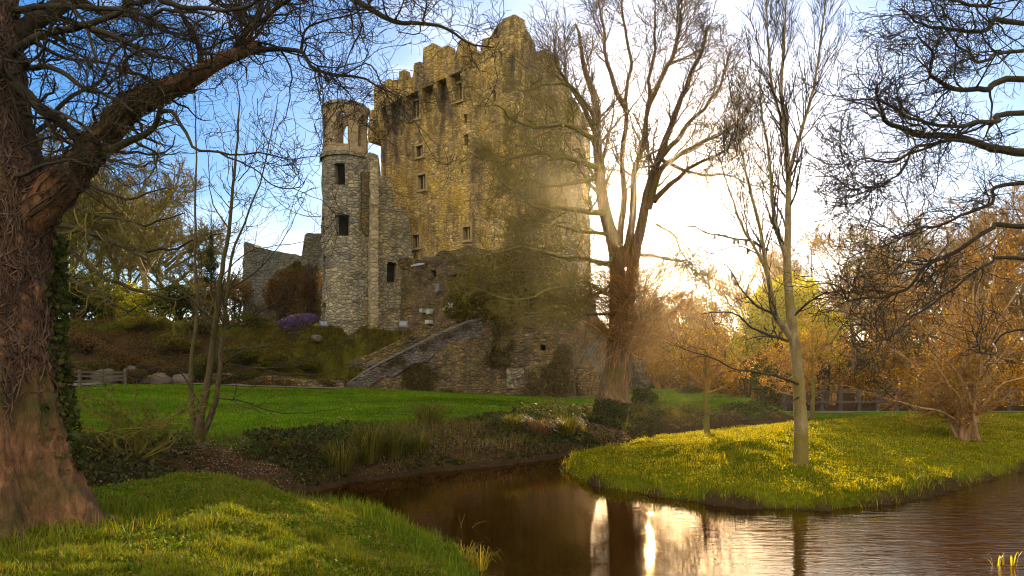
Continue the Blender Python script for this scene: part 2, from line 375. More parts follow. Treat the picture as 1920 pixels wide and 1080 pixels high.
# ------------------------------------------------------------------ masonry slabs
def slab(mapf, us, vs, top, thick, openings=(), low=None, closed=False, wob=.06, seed=0, wscale=.8):
    """cells of a wall on a (u,v) grid; mapf(u,v,w)->xyz (w inward); top(u), low(u) outline; openings: callables(u,v)->bool"""
    us, vs = np.asarray(us, float), np.asarray(vs, float); nu, nv = len(us), len(vs)
    h = np.array([top(x) for x in us]); lo = np.full(nu, -1e9) if low is None else np.array([low(x) for x in us])
    U, Vv = np.meshgrid(us, vs)                                   # (nv,nu)
    Vc = np.clip(Vv, np.minimum(lo, h)[None], h[None])
    cu, cv = (us[1:] + us[:-1]) / 2, (vs[1:] + vs[:-1]) / 2
    CU, CV = np.meshgrid(cu, cv); hm = np.minimum(h[1:], h[:-1]); hM = np.maximum(h[1:], h[:-1]); lm = np.minimum(lo[1:], lo[:-1])
    keep = (vs[:-1, None] < hM[None]) & (vs[1:, None] > lm[None])
    for op in openings: keep &= ~op(CU, CV)
    fr = mapf(U, Vc, 0 * U); bk = mapf(U, Vc, 0 * U + thick)
    if wob:
        nrm = fr - bk; nrm /= np.linalg.norm(nrm, axis=-1, keepdims=True) + 1e-9
        d = (fbm(fr, wscale, seed, 4) * wob)[..., None]; fr = fr + nrm * d
        fr = fr + .5 * wob * np.stack([vnoise(fr, 1.9, seed + 9), vnoise(fr, 1.9, seed + 8), vnoise(fr, 1.9, seed + 7)], -1)
    V = np.concatenate([fr.reshape(-1, 3), bk.reshape(-1, 3)]); B = nu * nv
    j, i = np.nonzero(keep); q = lambda jj, ii: jj * nu + ii
    f = [np.stack([q(j, i), q(j, i + 1), q(j + 1, i + 1), q(j + 1, i)], -1), B + np.stack([q(j, i), q(j + 1, i), q(j + 1, i + 1), q(j, i + 1)], -1)]
    kp = np.pad(keep, 1)
    def side(dj, di, a, b):
        nb = kp[1 + dj:1 + dj + nv - 1, 1 + di:1 + di + nu - 1]
        if closed and di: nb = np.roll(keep, -di, 1)
        jj, ii = np.nonzero(keep & ~nb)
        p0 = q(jj + a[0], ii + a[1]); p1 = q(jj + b[0], ii + b[1])
        f.append(np.stack([p1, p0, p0 + B, p1 + B], -1))
    side(-1, 0, (0, 0), (0, 1)); side(1, 0, (1, 1), (1, 0)); side(0, 1, (0, 1), (1, 1)); side(0, -1, (1, 0), (0, 0))
    return V, f
def lines(a, b, step, *extra):
    x = list(np.linspace(a, b, max(2, int(round((b - a) / step)) + 1))) + list(extra)
    x = np.array(sorted(x)); return x[np.concatenate([[True], np.diff(x) > 1e-3])]
class Face:
    """vertical plane: origin a, direction to b; outward normal towards the camera side"""
    def __init__(s, a, b, z0=0, batter=0.0):
        s.a = np.array(a, float); s.b = np.array(b, float); d = s.b - s.a; s.L = np.linalg.norm(d); s.d = d / s.L
        s.n = np.array([s.d[1], -s.d[0]]);                        # outward (right-hand side of a->b)
        s.z0 = z0; s.bat = batter
    def __call__(s, U, V, W):
        off = -W + np.maximum(0, s.bat * (s.z0 - V))
        x = s.a[0] + s.d[0] * U + s.n[0] * off; y = s.a[1] + s.d[1] * U + s.n[1] * off
        return np.stack([x, y, V], -1)
    def uv(s, px, py, off=0):
        k = (px - CX) / F; ox, oy = s.a + s.n * off                # x = k*y
        u = (k * oy - ox) / (s.d[0] - k * s.d[1]); y = oy + s.d[1] * u
        return u, CZ + (HY - py) / F * y
    def outline(s, pts, off=0):
        r = np.array([s.uv(*p, off) for p in pts]); r = r[np.argsort(r[:, 0], kind='stable')]
        return lambda u: float(np.interp(u, r[:, 0], r[:, 1]))
def rect(u0, u1, v0, v1): return lambda U, V: (U > u0) & (U < u1) & (V > v0) & (V < v1)
def arch(uc, hw, v0, vs, vp):
    def f(U, V):
        t = np.abs(U - uc) / hw
        return (t < 1) & (V > v0) & (V < vs + (vp - vs) * np.sqrt(np.clip(1 - t ** 1.6, 0, 1)))
    return f
DARK = plain('dark_void', (.012, .011, .010), 1, .02, .3)
FRAME = plain('dressed_stone', (.23, .17, .085), .9, .2, .7, 7)
KEEPS = stone('keep_stone', [(.20, .14, .06), (.38, .27, .09), (.28, .20, .10), (.50, .37, .12), (.12, .09, .07)], (.10, .07, .03), 2.9, (.46, .29, .02), .8, .92, .12, (.040, .030, .036), 0, .7)
TOWERS = stone('tower_stone', [(.085, .082, .078), (.21, .185, .13), (.14, .133, .12), (.29, .25, .16), (.06, .06, .06)], (.05, .045, .035), 2.7, (.30, .22, .05), .35, .35, .11, (.05, .048, .05), 0, .35)
WINGS = stone('wing_stone', [(.095, .09, .085), (.20, .17, .11), (.14, .13, .11), (.26, .21, .11), (.07, .068, .066)], (.045, .038, .026), 2.4, (.26, .19, .03), .45, .45, .11, (.04, .037, .037), .25, .2)
RUINS = stone('ruin_stone', [(.05, .036, .025), (.12, .082, .038), (.075, .058, .044), (.17, .115, .05), (.04, .032, .03)], (.045, .03, .018), 3.2, (.15, .10, .015), .5, .6, .13, (.034, .026, .022), .85, .35)
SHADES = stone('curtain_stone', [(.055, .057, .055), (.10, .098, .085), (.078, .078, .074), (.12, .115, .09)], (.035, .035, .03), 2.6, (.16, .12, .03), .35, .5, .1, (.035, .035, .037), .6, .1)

# ------------------------------------------------------------------ the keep
D0 = 50.0
kc = np.array([.2, 50.0]); kl = np.array([-10.3, 58.3]); dv = (kc - kl) / np.linalg.norm(kc - kl)
rv = np.array([-dv[1], dv[0]]) * np.array([1, 1]); rv = rv if rv[1] > 0 else -rv
KL, KW = np.linalg.norm(kc - kl), 9.4
kr = kc + rv * KW; kb = kl + rv * KW
FL = Face(kl, kc); FR = Face(kc, kr); FB = Face(kr, kb); FK = Face(kb, kl)
keep = thing('castle_keep', 'tall golden stone keep with battlements and a peaked corner turret', 'castle', (kc[0], kc[1], 3.0))
WIN = [(779, 207, 17, 27, 1), (859, 174, 17, 26, 1), (788, 284, 12, 17, 1), (792, 342, 15, 24, 1), (781, 453, 13, 22, 1), (876, 438, 14, 22, 1),
       (873, 222, 5, 15, 0), (875, 263, 7, 17, 0), (866, 320, 4, 17, 0), (927, 180, 5, 20, 0), (941, 113, 3.5, 19, 0)]
WINR = [(1078, 434, 9, 19, 1), (1040, 300, 6, 20, 0), (1012, 200, 5, 18, 0), (1062, 380, 5, 18, 0)]
def cut_windows(face, wins, off=0):
    ops, ex, ey, info = [], [], [], []
    for px, py, pw, ph, kind in wins:
        (u0, v1), (u1, v0) = face.uv(px - pw / 2, py - ph / 2, off), face.uv(px + pw / 2, py + ph / 2, off)
        ops.append(rect(u0, u1, v0, v1)); ex += [u0, u1]; ey += [v0, v1]; info.append((u0, u1, v0, v1, kind))
    return ops, ex, ey, info
def window_parts(face, info, parent, frame=True, off=0.0, depth=.42):
    for u0, u1, v0, v1, kind in info:
        f = lambda u, v, w: face(np.array(u), np.array(v), np.array(w - off))
        g = (np.array([f(u0 - .05, v0 - .05, depth), f(u1 + .05, v0 - .05, depth), f(u1 + .05, v1 + .05, depth), f(u0 - .05, v1 + .05, depth)]), [np.array([[0, 1, 2, 3]])])
        wnd = part('window', g, DARK, parent, smooth=False)
        if kind and frame:
            t = .16; fr = []
            def bx(a, b, c, d, w0=-.10, w1=.3):
                vv = np.array([f(x, y, z) for z in (w0, w1) for y in (c, d) for x in (a, b)])
                fr.append((vv, [np.array([[0, 1, 3, 2], [4, 6, 7, 5], [0, 4, 5, 1], [2, 3, 7, 6], [0, 2, 6, 4], [1, 5, 7, 3]])]))
            bx(u0 - t, u0, v0 - t, v1 + t); bx(u1, u1 + t, v0 - t, v1 + t); bx(u0, u1, v1, v1 + t, -.12); bx(u0 - .03, u1 + .03, v0 - t, v0, -.13)
            um = (u0 + u1) / 2; bx(um - .055, um + .055, v0, v1, .1)
            part('frame', join(*fr), FRAME, wnd, smooth=False)
opsL, ex, ey, infoL = cut_windows(FL, WIN)
TL = [(690, 155), (860, 135), (868, 82), (869, 74), (876, 74), (876.5, 97), (902, 95), (902.5, 73), (919, 69), (924, 58), (931, 46), (948, 37), (964, 25), (968, 27)]
topL = FL.outline(TL)
gL = slab(FL, lines(0, KL, .16, *ex), lines(2.5, 27.6, .16, *ey), topL, 1.1, opsL, wob=.11, seed=1)
TR = [(962, 26), (964, 25), (975, 37), (986, 49), (991, 60), (997, 76), (1003.8, 80), (1004, 80), (1004.5, 108), (1018, 110), (1018.5, 92), (1032, 92), (1032.5, 108), (1041, 112), (1041.5, 104),
      (1050, 110), (1051, 142), (1070, 164), (1070.5, 176), (1076, 189), (1083, 192), (1090, 212), (1095, 214), (1095.5, 208), (1104, 208), (1104.5, 226), (1130, 240)]
topR = FR.outline(TR)
opsR, exr, eyr, infoR = cut_windows(FR, WINR)
gR = slab(FR, lines(0, KW, .16, *exr), lines(1.0, 27.6, .16, *eyr), topR, 1.1, opsR, wob=.11, seed=2)
merl = lambda L, h0: (lambda u: h0 + (.9 if (u % 1.8) < .95 else 0))
gB = slab(FB, lines(0, KL, .3), lines(2, 24, .5), merl(KL, 19.0), 1.0, wob=.1, seed=3)
gK = slab(FK, lines(0, KW, .3), lines(2, 25, .5), merl(KW, 20.6), 1.0, wob=.1, seed=4)
roof = np.array([[*(kl + (kc - kl) * a + rv * b), 19.2] for a, b in ((.05, .6), (.95, .6), (.95, KW - .6), (.05, KW - .6))])
part('wall', join(gL, gB, gK), KEEPS, keep)
KEEPR = stone('dark_keep_stone', [(.13, .10, .045), (.24, .18, .07), (.17, .13, .07), (.30, .22, .085), (.09, .07, .05)], (.07, .05, .022), 2.9, (.26, .19, .015), .7, .9, .12, (.030, .026, .026), .6, .5)  # darker version of the keep palette, moss patches mixed in
part('side_wall', gR, KEEPR, keep, 'darker side wall of the keep with moss patches')
part('roof', (roof, [np.array([[0, 1, 2, 3]])]), plain('roof_slab', (.12, .11, .10)), keep)
window_parts(FL, infoL, keep); window_parts(FR, infoR, keep)
# machicolated parapet standing out from the face on long corbels
OV = .75
u1, _ = FL.uv(869, 130, OV); u0, _ = FL.uv(701, 207, OV)
TP = [(702, 159), (707, 158), (716, 160), (724, 158), (725, 148), (735, 149), (735.5, 160), (747, 157), (748, 133), (760, 131), (760.5, 152), (774, 145), (774.5, 119), (787, 115), (787.5, 138),
      (792, 135), (792.5, 90), (803, 85), (812, 80), (825, 87), (825.5, 114), (830, 112), (830.5, 88), (843, 84), (843.5, 105), (857, 99), (857.5, 76), (870, 74)]
topP = FL.outline(TP, OV); lowP = FL.outline([(698, 208), (703, 207), (868, 131), (872, 130)], OV)
FO = lambda U, V, W: FL(U, V, W - OV)
gp = slab(FO, lines(u0, u1, .12), lines(15, 26.5, .14), topP, .55, low=lowP, wob=.045, seed=5)
# return of the parapet along the hidden west side, and the flared corner corbel
FKo = lambda U, V, W: FK(U, V, W - OV)
gpk = slab(FKo, lines(KW - 3.5, KW + .70, .2), lines(15, 26, .2), lambda u: 21.9 + (.8 if (u % 1.8) < .9 else 0), .5, low=lambda u: 20.7, wob=.06, seed=6)
part('parapet', join(gp, gpk), KEEPS, keep)
zl0 = lowP(u0)
cpts = []
a0 = kl; 
pj = lambda du, off, z: np.array([*(kl + dv * du + FL.n * off), z])
for z, e in ((zl0 + .1, OV), (zl0 - .7, .62), (zl0 - 1.4, .38), (zl0 - 2.2, .05)):
    cpts.append([pj(-e, e, z), pj(.9, e, z), pj(.9, -.5, z), pj(-e, -.5, z)])
cp = np.array(cpts).reshape(-1, 3); cf = [[4 * k + i, 4 * k + (i + 1) % 4, 4 * k + 4 + (i + 1) % 4, 4 * k + 4 + i] for k in range(3) for i in range(4)]
part('corner_corbel', (cp, [np.array(cf)]), KEEPS, keep, smooth=False)
for px in (727, 757, 787, 815, 840, 867):
    uc, zb = FL.uv(px, np.interp(px, [703, 868], [207, 131]), OV); hw = .22; H = 2.1
    f = lambda du, off, z: np.array([*(kl + dv * (uc + du) + FL.n * off), z])
    prof = [(OV - .02, .05), (OV - .04, -.35), (OV * .62, -.9), (OV * .3, -1.5), (-.15, -H)]
    vv = np.array([f(s_ * hw, o_, zb + z_) for o_, z_ in prof for s_ in (-1, 1)] + [f(s_ * hw, -.3, zb + z_) for o_, z_ in prof for s_ in (-1, 1)])
    n_ = len(prof); q = []
    for k in range(n_ - 1):
        q += [[2 * k, 2 * k + 1, 2 * k + 3, 2 * k + 2], [2 * k, 2 * k + 2, 2 * n_ + 2 * k + 2, 2 * n_ + 2 * k], [2 * k + 1, 2 * n_ + 2 * k + 1, 2 * n_ + 2 * k + 3, 2 * k + 3]]
    q += [[0, 2 * n_, 2 * n_ + 1, 1]]
    part('corbel', (vv, [np.array(q)]), KEEPS, keep, smooth=False)
a_, za = FL.uv(905, 96); b_, zb_ = FL.uv(905, 262)
pa = FL(np.array(a_), np.array(za), np.array(-.07)); pb = FL(np.array(b_), np.array(zb_), np.array(-.07))
part('conductor_strip', beam(pa, pb, .07, .05), DARK, keep)

# ------------------------------------------------------------------ battered apron wall at the keep's foot
AW = 1.6
FA = Face(kl + FL.n * AW - dv * .3, kc + FL.n * AW + dv * 2.0, 9.5, .07)
apron = thing('apron_wall', 'rough brown ledged wall at the foot of the keep beside the round tower', 'wall', (*(kl + FL.n * AW), 5.5))
tA = FA.outline([(755, 486), (772, 484), (790, 486), (800, 482), (830, 474), (850, 468), (880, 462), (920, 470), (1000, 480)])
aw_ops, axx, ayy, infoA = cut_windows(FA, [(851, 520, 6, 12, 0), (811, 512, 6, 14, 0)])
part('wall', slab(FA, lines(0, FA.L, .16, *axx), lines(2.0, 11.5, .16, *ayy), tA, 1.9, aw_ops, wob=.28, seed=11, wscale=.55), RUINS, apron)
window_parts(FA, infoA, apron, False)
for k, (px, py, pw, ph) in enumerate([(812, 585, 8, 10), (798, 583, 7, 8), (855, 573, 14, 9), (859, 587, 9, 8), (843, 578, 8, 9), (811, 604, 10, 7), (826, 540, 10, 14)]):
    u, z = FA.uv(px, py); s = 52 / F
    c = FA(np.array(u), np.array(z), np.array(-.12))
    part('pale_block', box(c, (pw * s, .4, ph * s), math.atan2(FA.d[1], FA.d[0]), .03, k), plain('pale_limestone%d' % k, (.24, .225, .21) if k < 6 else (.08, .08, .09)), apron, smooth=False)
lead = np.array([FA(np.array(u), np.array(z), np.array(w_)) for (px, py, w_) in ((776, 484, .9), (797, 480, .9), (797, 493, -.1), (772, 497, -.1)) for u, z in [FA.uv(px, py)]])
part('slate_ledge', (np.concatenate([lead, lead - np.array([0, 0, .12])]), [np.array([[0, 1, 2, 3], [7, 6, 5, 4], [3, 2, 6, 7], [0, 3, 7, 4], [1, 0, 4, 5], [2, 1, 5, 6]])]), plain('slate', (.20, .23, .30), .5), apron, smooth=False)

# ------------------------------------------------------------------ bastion with sloping stair wall
FBs = Face((-11.1, 49.6), (3.85, 46.2), 6, .03)
bast = thing('bastion_wall', 'low mossy retaining wall sloping down to the lawn below the keep', 'wall', (3.85, 46.2, 1.0))
tB = FBs.outline([(640, 728), (652, 724), (690, 697), (700, 692), (760, 660), (830, 625), (880, 605), (905, 600), (930, 598), (1000, 592), (1040, 588), (1080, 590)])
bo, bx_, by_, infoB = cut_windows(FBs, [(1019, 652, 11, 9, 0), (925, 655, 8, 10, 0)])
gb = slab(FBs, lines(0, FBs.L, .14, *bx_), lines(.2, 7, .14, *by_), tB, 1.0, bo, wob=.22, seed=21, wscale=.6)
FBr = Face((3.85, 46.2), (5.0, 51.5)); gbr = slab(FBr, lines(0, FBr.L, .2), lines(.2, 7, .2), lambda u: 6.1 - .03 * u, 1.0, wob=.15, seed=22)
part('wall', join(gb, gbr), RUINS, bast)
window_parts(FBs, infoB, bast, False, depth=.6)
slo = FBs.outline([(640, 728), (652, 724), (690, 697), (700, 692), (760, 660), (830, 625), (880, 605), (905, 600)])
ue, _ = FBs.uv(905, 600)
part('ramp_parapet', slab(lambda U, V, W: FBs(U, V, W - .16), lines(0, ue, .14), lines(.2, 7, .13), slo, .3, low=lambda u: slo(u) - .95 + .12 * sin(u * 3) - .25 * ss(u / 6), wob=.12, seed=24), stone('ramp_stone', [(.045, .038, .042), (.085, .072, .074), (.06, .052, .056), (.11, .092, .085)], (.03, .025, .025), 3.0, (.10, .075, .015), .35, .4, .1, (.024, .02, .022), .6, .15), bast)
# coping along the slope
cps = []
pc = [(652, 724), (690, 697), (760, 660), (830, 625), (880, 605), (905, 600)]
for a, b in zip(pc[:-1], pc[1:]):
    (ua, za), (ub, zb) = FBs.uv(*a), FBs.uv(*b)
    cps.append(beam(FBs(np.array(ua), np.array(za + .07), np.array(.22)), FBs(np.array(ub), np.array(zb + .07), np.array(.12)), .75, .14))
part('coping', join(*cps), stone('coping_stone', [(.06, .054, .058), (.095, .085, .084), (.075, .066, .068)], (.1, .1, .1), 3.5, (.15, .13, .04), .2, .2), bast, smooth=False)
part('blocked_doorway', slab(lambda U, V, W: FBs(U, V, W - .10), lines(FBs.uv(952, 700)[0], FBs.uv(984, 700)[0], .2), lines(FBs.uv(960, 728)[1], FBs.uv(960, 690)[1], .2), lambda u: 99, .2, wob=.07, seed=23), WINGS, bast)
top = np.array([[-3.2, 48.9, 5.75], [3.9, 46.9, 5.75], [5.2, 55, 5.9], [-3.2, 56, 5.9]])
part('wall_top', (top, [np.array([[0, 1, 2, 3]])]), GROUND, bast)
FS = Face((-11.6, 51.2), (-3.0, 50.0))
st = thing('stair_wall', 'second sloping stair parapet on the grass bank behind the bastion', 'wall', (-11.6, 51.2, 1.6))
tS = FS.outline([(630, 694), (640, 686), (700, 660), (760, 634), (800, 614), (815, 610), (900, 606)])
part('wall', slab(FS, lines(0, FS.L, .2), lines(.5, 7, .2), tS, .6, wob=.15, seed=25), RUINS, st)

# ------------------------------------------------------------------ round tower
TCx, TCy, TR_ = -12.15, 54.0, 1.68
tow = thing('round_tower', 'slender round stone tower with an open arched belvedere on top', 'tower', (TCx, TCy, 5.4))
def cyl(R, flare=None):
    def f(U, V, W):
        r = R + (flare(V) if flare else 0) - W
        return np.stack([TCx + np.sin(U) * r, TCy - np.cos(U) * r, V], -1)
    return f
def zt(py): return CZ + (HY - py) / F * (TCy - 1.6)
def ang(px, R=TR_): return math.asin(np.clip(((px - CX) / F * (TCy - 1.2) - TCx) / R, -1, 1))
def awin(px, py, pw, ph):
    a = ang(px); h = pw / 2 / F * 52.4 / TR_ / max(.35, cos(a)); return (a - h, a + h, zt(py + ph / 2), zt(py - ph / 2))
tw = [awin(640, 327, 22, 38), awin(645, 422, 24, 38), awin(604, 421, 7, 34), awin(605, 500, 9, 42)]
door = awin(606, 590, 11, 52)
zr = zt(287); ztop = zt(188)
ops = [rect(*x) for x in tw] + [arch((door[0] + door[1]) / 2, (door[1] - door[0]) / 2, door[2], door[3] - .35, door[3])]
us = lines(-pi, pi, 2 * pi / 96)
part('wall', slab(cyl(TR_, lambda V: .10 * ss((9 - V) / 4)), us, lines(3.2, zr, .15), lambda u: zr, .6, ops, closed=True, wob=.06, seed=31), TOWERS, tow)
for x in tw + [door]:
    a0, a1, v0, v1 = x
    uu = np.linspace(a0 - .1, a1 + .1, 5); c2 = cyl(TR_ - .55)
    Vv = np.concatenate([c2(uu, uu * 0 + v0 - .1, 0), c2(uu, uu * 0 + v1 + .1, 0)])
    part('doorway' if x is door else 'window', (Vv, [np.array([[k, k + 1, k + 6, k + 5] for k in range(4)])]), DARK, tow)
part('string_course', slab(cyl(TR_ + .17), us, [zr - .12, zr + .02, zr + .16], lambda u: zr + .16, .6, closed=True, wob=.03, seed=33), TOWERS, tow, smooth=False)
RL = TR_ - .10
aw = [(ang(643, RL), .30), (ang(605, RL), .28)] + [(ang(643, RL) + k * pi / 3, .30) for k in (1, 2, 3, 4)]
za0, za1, za2 = zt(268), zt(230), zt(207)
lops = []
for a, hw in aw:
    for k in (-2 * pi, 0, 2 * pi): lops.append(arch(a + k, hw, za0, za1, za2))
part('belvedere', slab(cyl(RL, lambda V: .10 * ss((V - ztop + 1.0) / .9) + .06 * ss((zr + .8 - V) / .8)), lines(-pi, pi, 2 * pi / 180), lines(zr + .16, ztop + .3, .06), lambda u: ztop - .05 + .07 * sin(3 * u + 1) + .05 * sin(11 * u), .42, lops, closed=True, wob=.05, seed=35), stone('belvedere_stone', [(.20, .15, .09), (.30, .22, .12), (.24, .19, .13), (.16, .13, .10)], (.13, .10, .06), 4, (.30, .20, .04), .4, .4, .05), tow)
part('parapet_rim', slab(cyl(RL + .16), us, [ztop - .22, ztop - .1, ztop + .02], lambda u: ztop + .02 + .05 * sin(3 * u + 1), .55, closed=True, wob=.05, seed=36), TOWERS, tow, smooth=False)
vv = cyl(RL - .2)(np.linspace(-pi, pi, 33)[:-1], np.full(32, zr + .1), np.zeros(32))
part('floor', (np.concatenate([vv, [[TCx, TCy, zr + .1]]]), [np.array([[k, (k + 1) % 32, 32] for k in range(32)])]), FRAME, tow)

# ------------------------------------------------------------------ wing wall joining tower and keep
FW = Face((TCx + 1.35, 53.0), (-7.35, 55.2))
wing = thing('wing_wall', 'stepped ruined wall joining the round tower to the keep', 'wall', (TCx + 1.35, 53.0, 5.4))
tW = FW.outline([(683, 300), (686, 290), (692, 284), (705, 287), (711, 292), (712, 300), (713, 330), (720, 331), (734, 334), (737, 345), (738, 383), (748, 388), (760, 396), (766, 402), (768, 420), (771, 470), (775, 480), (790, 490)])
wo, wx, wy, infoW = cut_windows(FW, [(734, 511, 17, 38, 0)])
part('wall', slab(FW, lines(0, FW.L, .13, *wx), lines(3.2, 19.5, .13, *wy), tW, .9, wo, wob=.12, seed=41), WINGS, wing)
window_parts(FW, infoW, wing, False)
ua, _ = FW.uv(690, 400); ub, _ = FW.uv(705, 400)
FQ = lambda U, V, W: FW(U, V, W - .45)
part('buttress', slab(FQ, lines(ua, ub, .14), lines(3.2, 18.4, .13), FW.outline([(683, 318), (690, 310), (700, 298), (708, 296)], .45), .5, wob=.10, seed=43), stone('quoin_stone', [(.19, .165, .11), (.29, .245, .15), (.24, .20, .13)], (.10, .09, .07), 1.9, (.32, .23, .05), .35, .2, .1), wing)
uc, _ = FW.uv(684, 400)
FC = lambda U, V, W: FW(U, V, W - .28)
part('flue_recess', slab(FC, lines(FW.uv(677, 400)[0], FW.uv(690, 400)[0], .12), lines(FW.uv(690, 445)[1], 17.2, .13), lambda u: 16.9, .3, wob=.10, seed=44, low=FW.outline([(676, 428), (684, 443), (692, 440)])), RUINS, wing)

# ------------------------------------------------------------------ curtain wall to the west
FCu = Face((-22.0, 60.5), (-14.2, 59.0))
cur = thing('curtain_wall', 'dark ruined curtain wall left of the round tower', 'wall', (-22, 60.5, 5.5))
tC = FCu.outline([(440, 480), (455, 458), (462, 453), (476, 457), (479, 464), (500, 467), (530, 472), (567, 480), (568, 444), (574, 439), (590, 438), (610, 438)])
co, cx_, cy_, infoC = cut_windows(FCu, [(512, 536, 17, 26, 0)])
gc = slab(FCu, lines(0, FCu.L, .18, *cx_), lines(4.5, 14.2, .18, *cy_), tC, 1.2, co, wob=.16, seed=51)
FCs = Face((-24.0, 69.0), (-22.0, 60.5)); gcs = slab(FCs, lines(0, FCs.L, .3), lines(4.5, 14, .3), lambda u: 12.9, 1.0, wob=.1, seed=52)
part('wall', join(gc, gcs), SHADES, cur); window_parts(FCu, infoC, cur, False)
# rocky outcrop wall behind the big tree
FX = Face((4.6, 52.2), (12.0, 60.0))
outc = thing('rear_wall', 'shaded stone wall receding behind the big bare tree', 'wall', (4.6, 52.2, .8))
tX = FX.outline([(1075, 455), (1095, 470), (1110, 520), (1125, 600), (1160, 640), (1200, 662), (1300, 675)])
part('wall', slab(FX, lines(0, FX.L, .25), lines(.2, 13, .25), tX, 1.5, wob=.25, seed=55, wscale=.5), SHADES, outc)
# ------------------------------------------------------------------ trees: tubes, branch growth
def resample(p, n):
    p = np.asarray(p, float); m = len(p)
    if m == 2:
        t = np.linspace(0, 1, n)[:, None]; return p[0] * (1 - t) + p[1] * t
    q = np.vstack([2 * p[0] - p[1], p, 2 * p[-1] - p[-2]])
    t = np.linspace(0, m - 1, n); i = np.minimum(t.astype(int), m - 2); f = (t - i)[:, None]
    a, b, c, d = q[i], q[i + 1], q[i + 2], q[i + 3]
    return .5 * (2 * b + (c - a) * f + (2 * a - 5 * b + 4 * c - d) * f ** 2 + (3 * b - a - 3 * c + d) * f ** 3)
def tubes(Pn, R, k):
    """Pn (n,m,3), R (n,m) -> geometry with k-sided tubes, pointed tips"""
    n, m = R.shape
    if n == 0: return np.zeros((0, 3)), [np.zeros((0, 4), int)]
    T = np.gradient(Pn, axis=1); T /= np.linalg.norm(T, axis=-1, keepdims=True) + 1e-9
    mean = T.mean(1); ax = np.argmin(np.abs(mean), 1); ref = np.eye(3)[ax][:, None, :]
    A = np.cross(T, ref); A /= np.linalg.norm(A, axis=-1, keepdims=True) + 1e-9; B = np.cross(T, A)
    th = np.arange(k) * 2 * pi / k
    V = Pn[:, :, None, :] + R[:, :, None, None] * (np.cos(th)[None, None, :, None] * A[:, :, None, :] + np.sin(th)[None, None, :, None] * B[:, :, None, :])
    b = (np.arange(n) * m * k)[:, None, None]; j = (np.arange(m - 1) * k)[None, :, None]; i = np.arange(k)[None, None, :]; i2 = (i + 1) % k
    Fq = np.stack([b + j + i, b + j + i2, b + j + k + i2, b + j + k + i], -1).reshape(-1, 4)
    return V.reshape(-1, 3), [Fq]
def grow(Pn, R, cnt, length, ang=(30, 65), t0=.2, t1=1.0, segs=6, wig=.22, trop=0.0, ratio=.55, tip=.25, rmin=.003, rg=rng, lenp=.5, flat=None, tropv=(0, 0, 1)):
    """cnt children on every parent; length (a,b) in metres times (1-lenp*t)"""
    n, m = R.shape
    c = rg.poisson(cnt, n) if np.isscalar(cnt) else np.asarray(cnt)
    idx = np.repeat(np.arange(n), c); N_ = len(idx)
    if N_ == 0: return np.zeros((0, segs, 3)), np.zeros((0, segs))
    t = t0 + (t1 - t0) * rg.random(N_); x = t * (m - 1); i = np.minimum(x.astype(int), m - 2); f = (x - i)[:, None]
    o = Pn[idx, i] * (1 - f) + Pn[idx, i + 1] * f; tan = Pn[idx, i + 1] - Pn[idx, i]; tan /= np.linalg.norm(tan, axis=1, keepdims=True) + 1e-9
    rp = R[idx, i] * (1 - f[:, 0]) + R[idx, i + 1] * f[:, 0]
    rnd = rg.normal(size=(N_, 3)); 
    if flat is not None: rnd[:, 2] *= flat
    perp = rnd - tan * (rnd * tan).sum(1, keepdims=True); perp /= np.linalg.norm(perp, axis=1, keepdims=True) + 1e-9
    a = np.radians(ang[0] + (ang[1] - ang[0]) * rg.random(N_))[:, None]
    d = tan * np.cos(a) + perp * np.sin(a)
    ln = (length[0] + (length[1] - length[0]) * rg.random(N_)) * (1 - lenp * t)
    pts = [o]; st = (ln / (segs - 1))[:, None]; tv = np.array(tropv)
    for s in range(segs - 1):
        d = d + wig * rg.normal(size=(N_, 3)) + trop * tv; d /= np.linalg.norm(d, axis=1, keepdims=True)
        pts.append(pts[-1] + d * st)
    Pc = np.stack(pts, 1); r0 = np.maximum(rp * ratio, rmin)
    tt = np.linspace(0, 1, segs)[None]
    Rc = np.maximum(r0[:, None] * (1 - (1 - tip) * tt ** .8), rmin * .8)
    return Pc, Rc
def stems(lst, n, rg=rng, kink=.0):
    """lst: (points, r0, r1) -> (k,n,3),(k,n)"""
    Ps, Rs = [], []
    for p, r0, r1 in lst:
        q = resample(p, n)
        if kink:
            j = fbm(q, 1.1 / max(.2, kink * 6), 77, 2); jj = np.stack([fbm(q + 5, 1.1 / max(.2, kink * 6), 78, 2), j, fbm(q + 9, 1.1 / max(.2, kink * 6), 79, 2)], -1)
            q = q + jj * kink * np.linspace(0, 1, n)[:, None] ** .5
        Ps.append(q); Rs.append(r0 + (r1 - r0) * np.linspace(0, 1, n) ** .8)
    return np.array(Ps), np.array(Rs)
def leaves(pts, size, cols, rg=rng, up=0.0, aspect=.6):
    """small diamond leaves at pts"""
    n = len(pts); size = np.broadcast_to(size, n)
    a = rg.normal(size=(n, 3)); a /= np.linalg.norm(a, axis=1, keepdims=True)
    nrm = rg.normal(size=(n, 3)) + np.array([0, 0, up]); b = np.cross(nrm, a); b /= np.linalg.norm(b, axis=1, keepdims=True) + 1e-9
    s = size[:, None]
    V = np.stack([pts - a * s * .5, pts + b * s * aspect * .5, pts + a * s * .5, pts - b * s * aspect * .5], 1).reshape(-1, 3)
    return V, [np.arange(4 * n).reshape(-1, 4)], np.repeat(np.broadcast_to(cols, (n, 3)), 4, 0)
def palette(n, cs, rg=rng, var=.3):
    cs = np.array(cs); c = cs[rg.integers(0, len(cs), n)]
    return np.clip(c * (1 + var * rg.normal(size=(n, 1))), .002, .95)
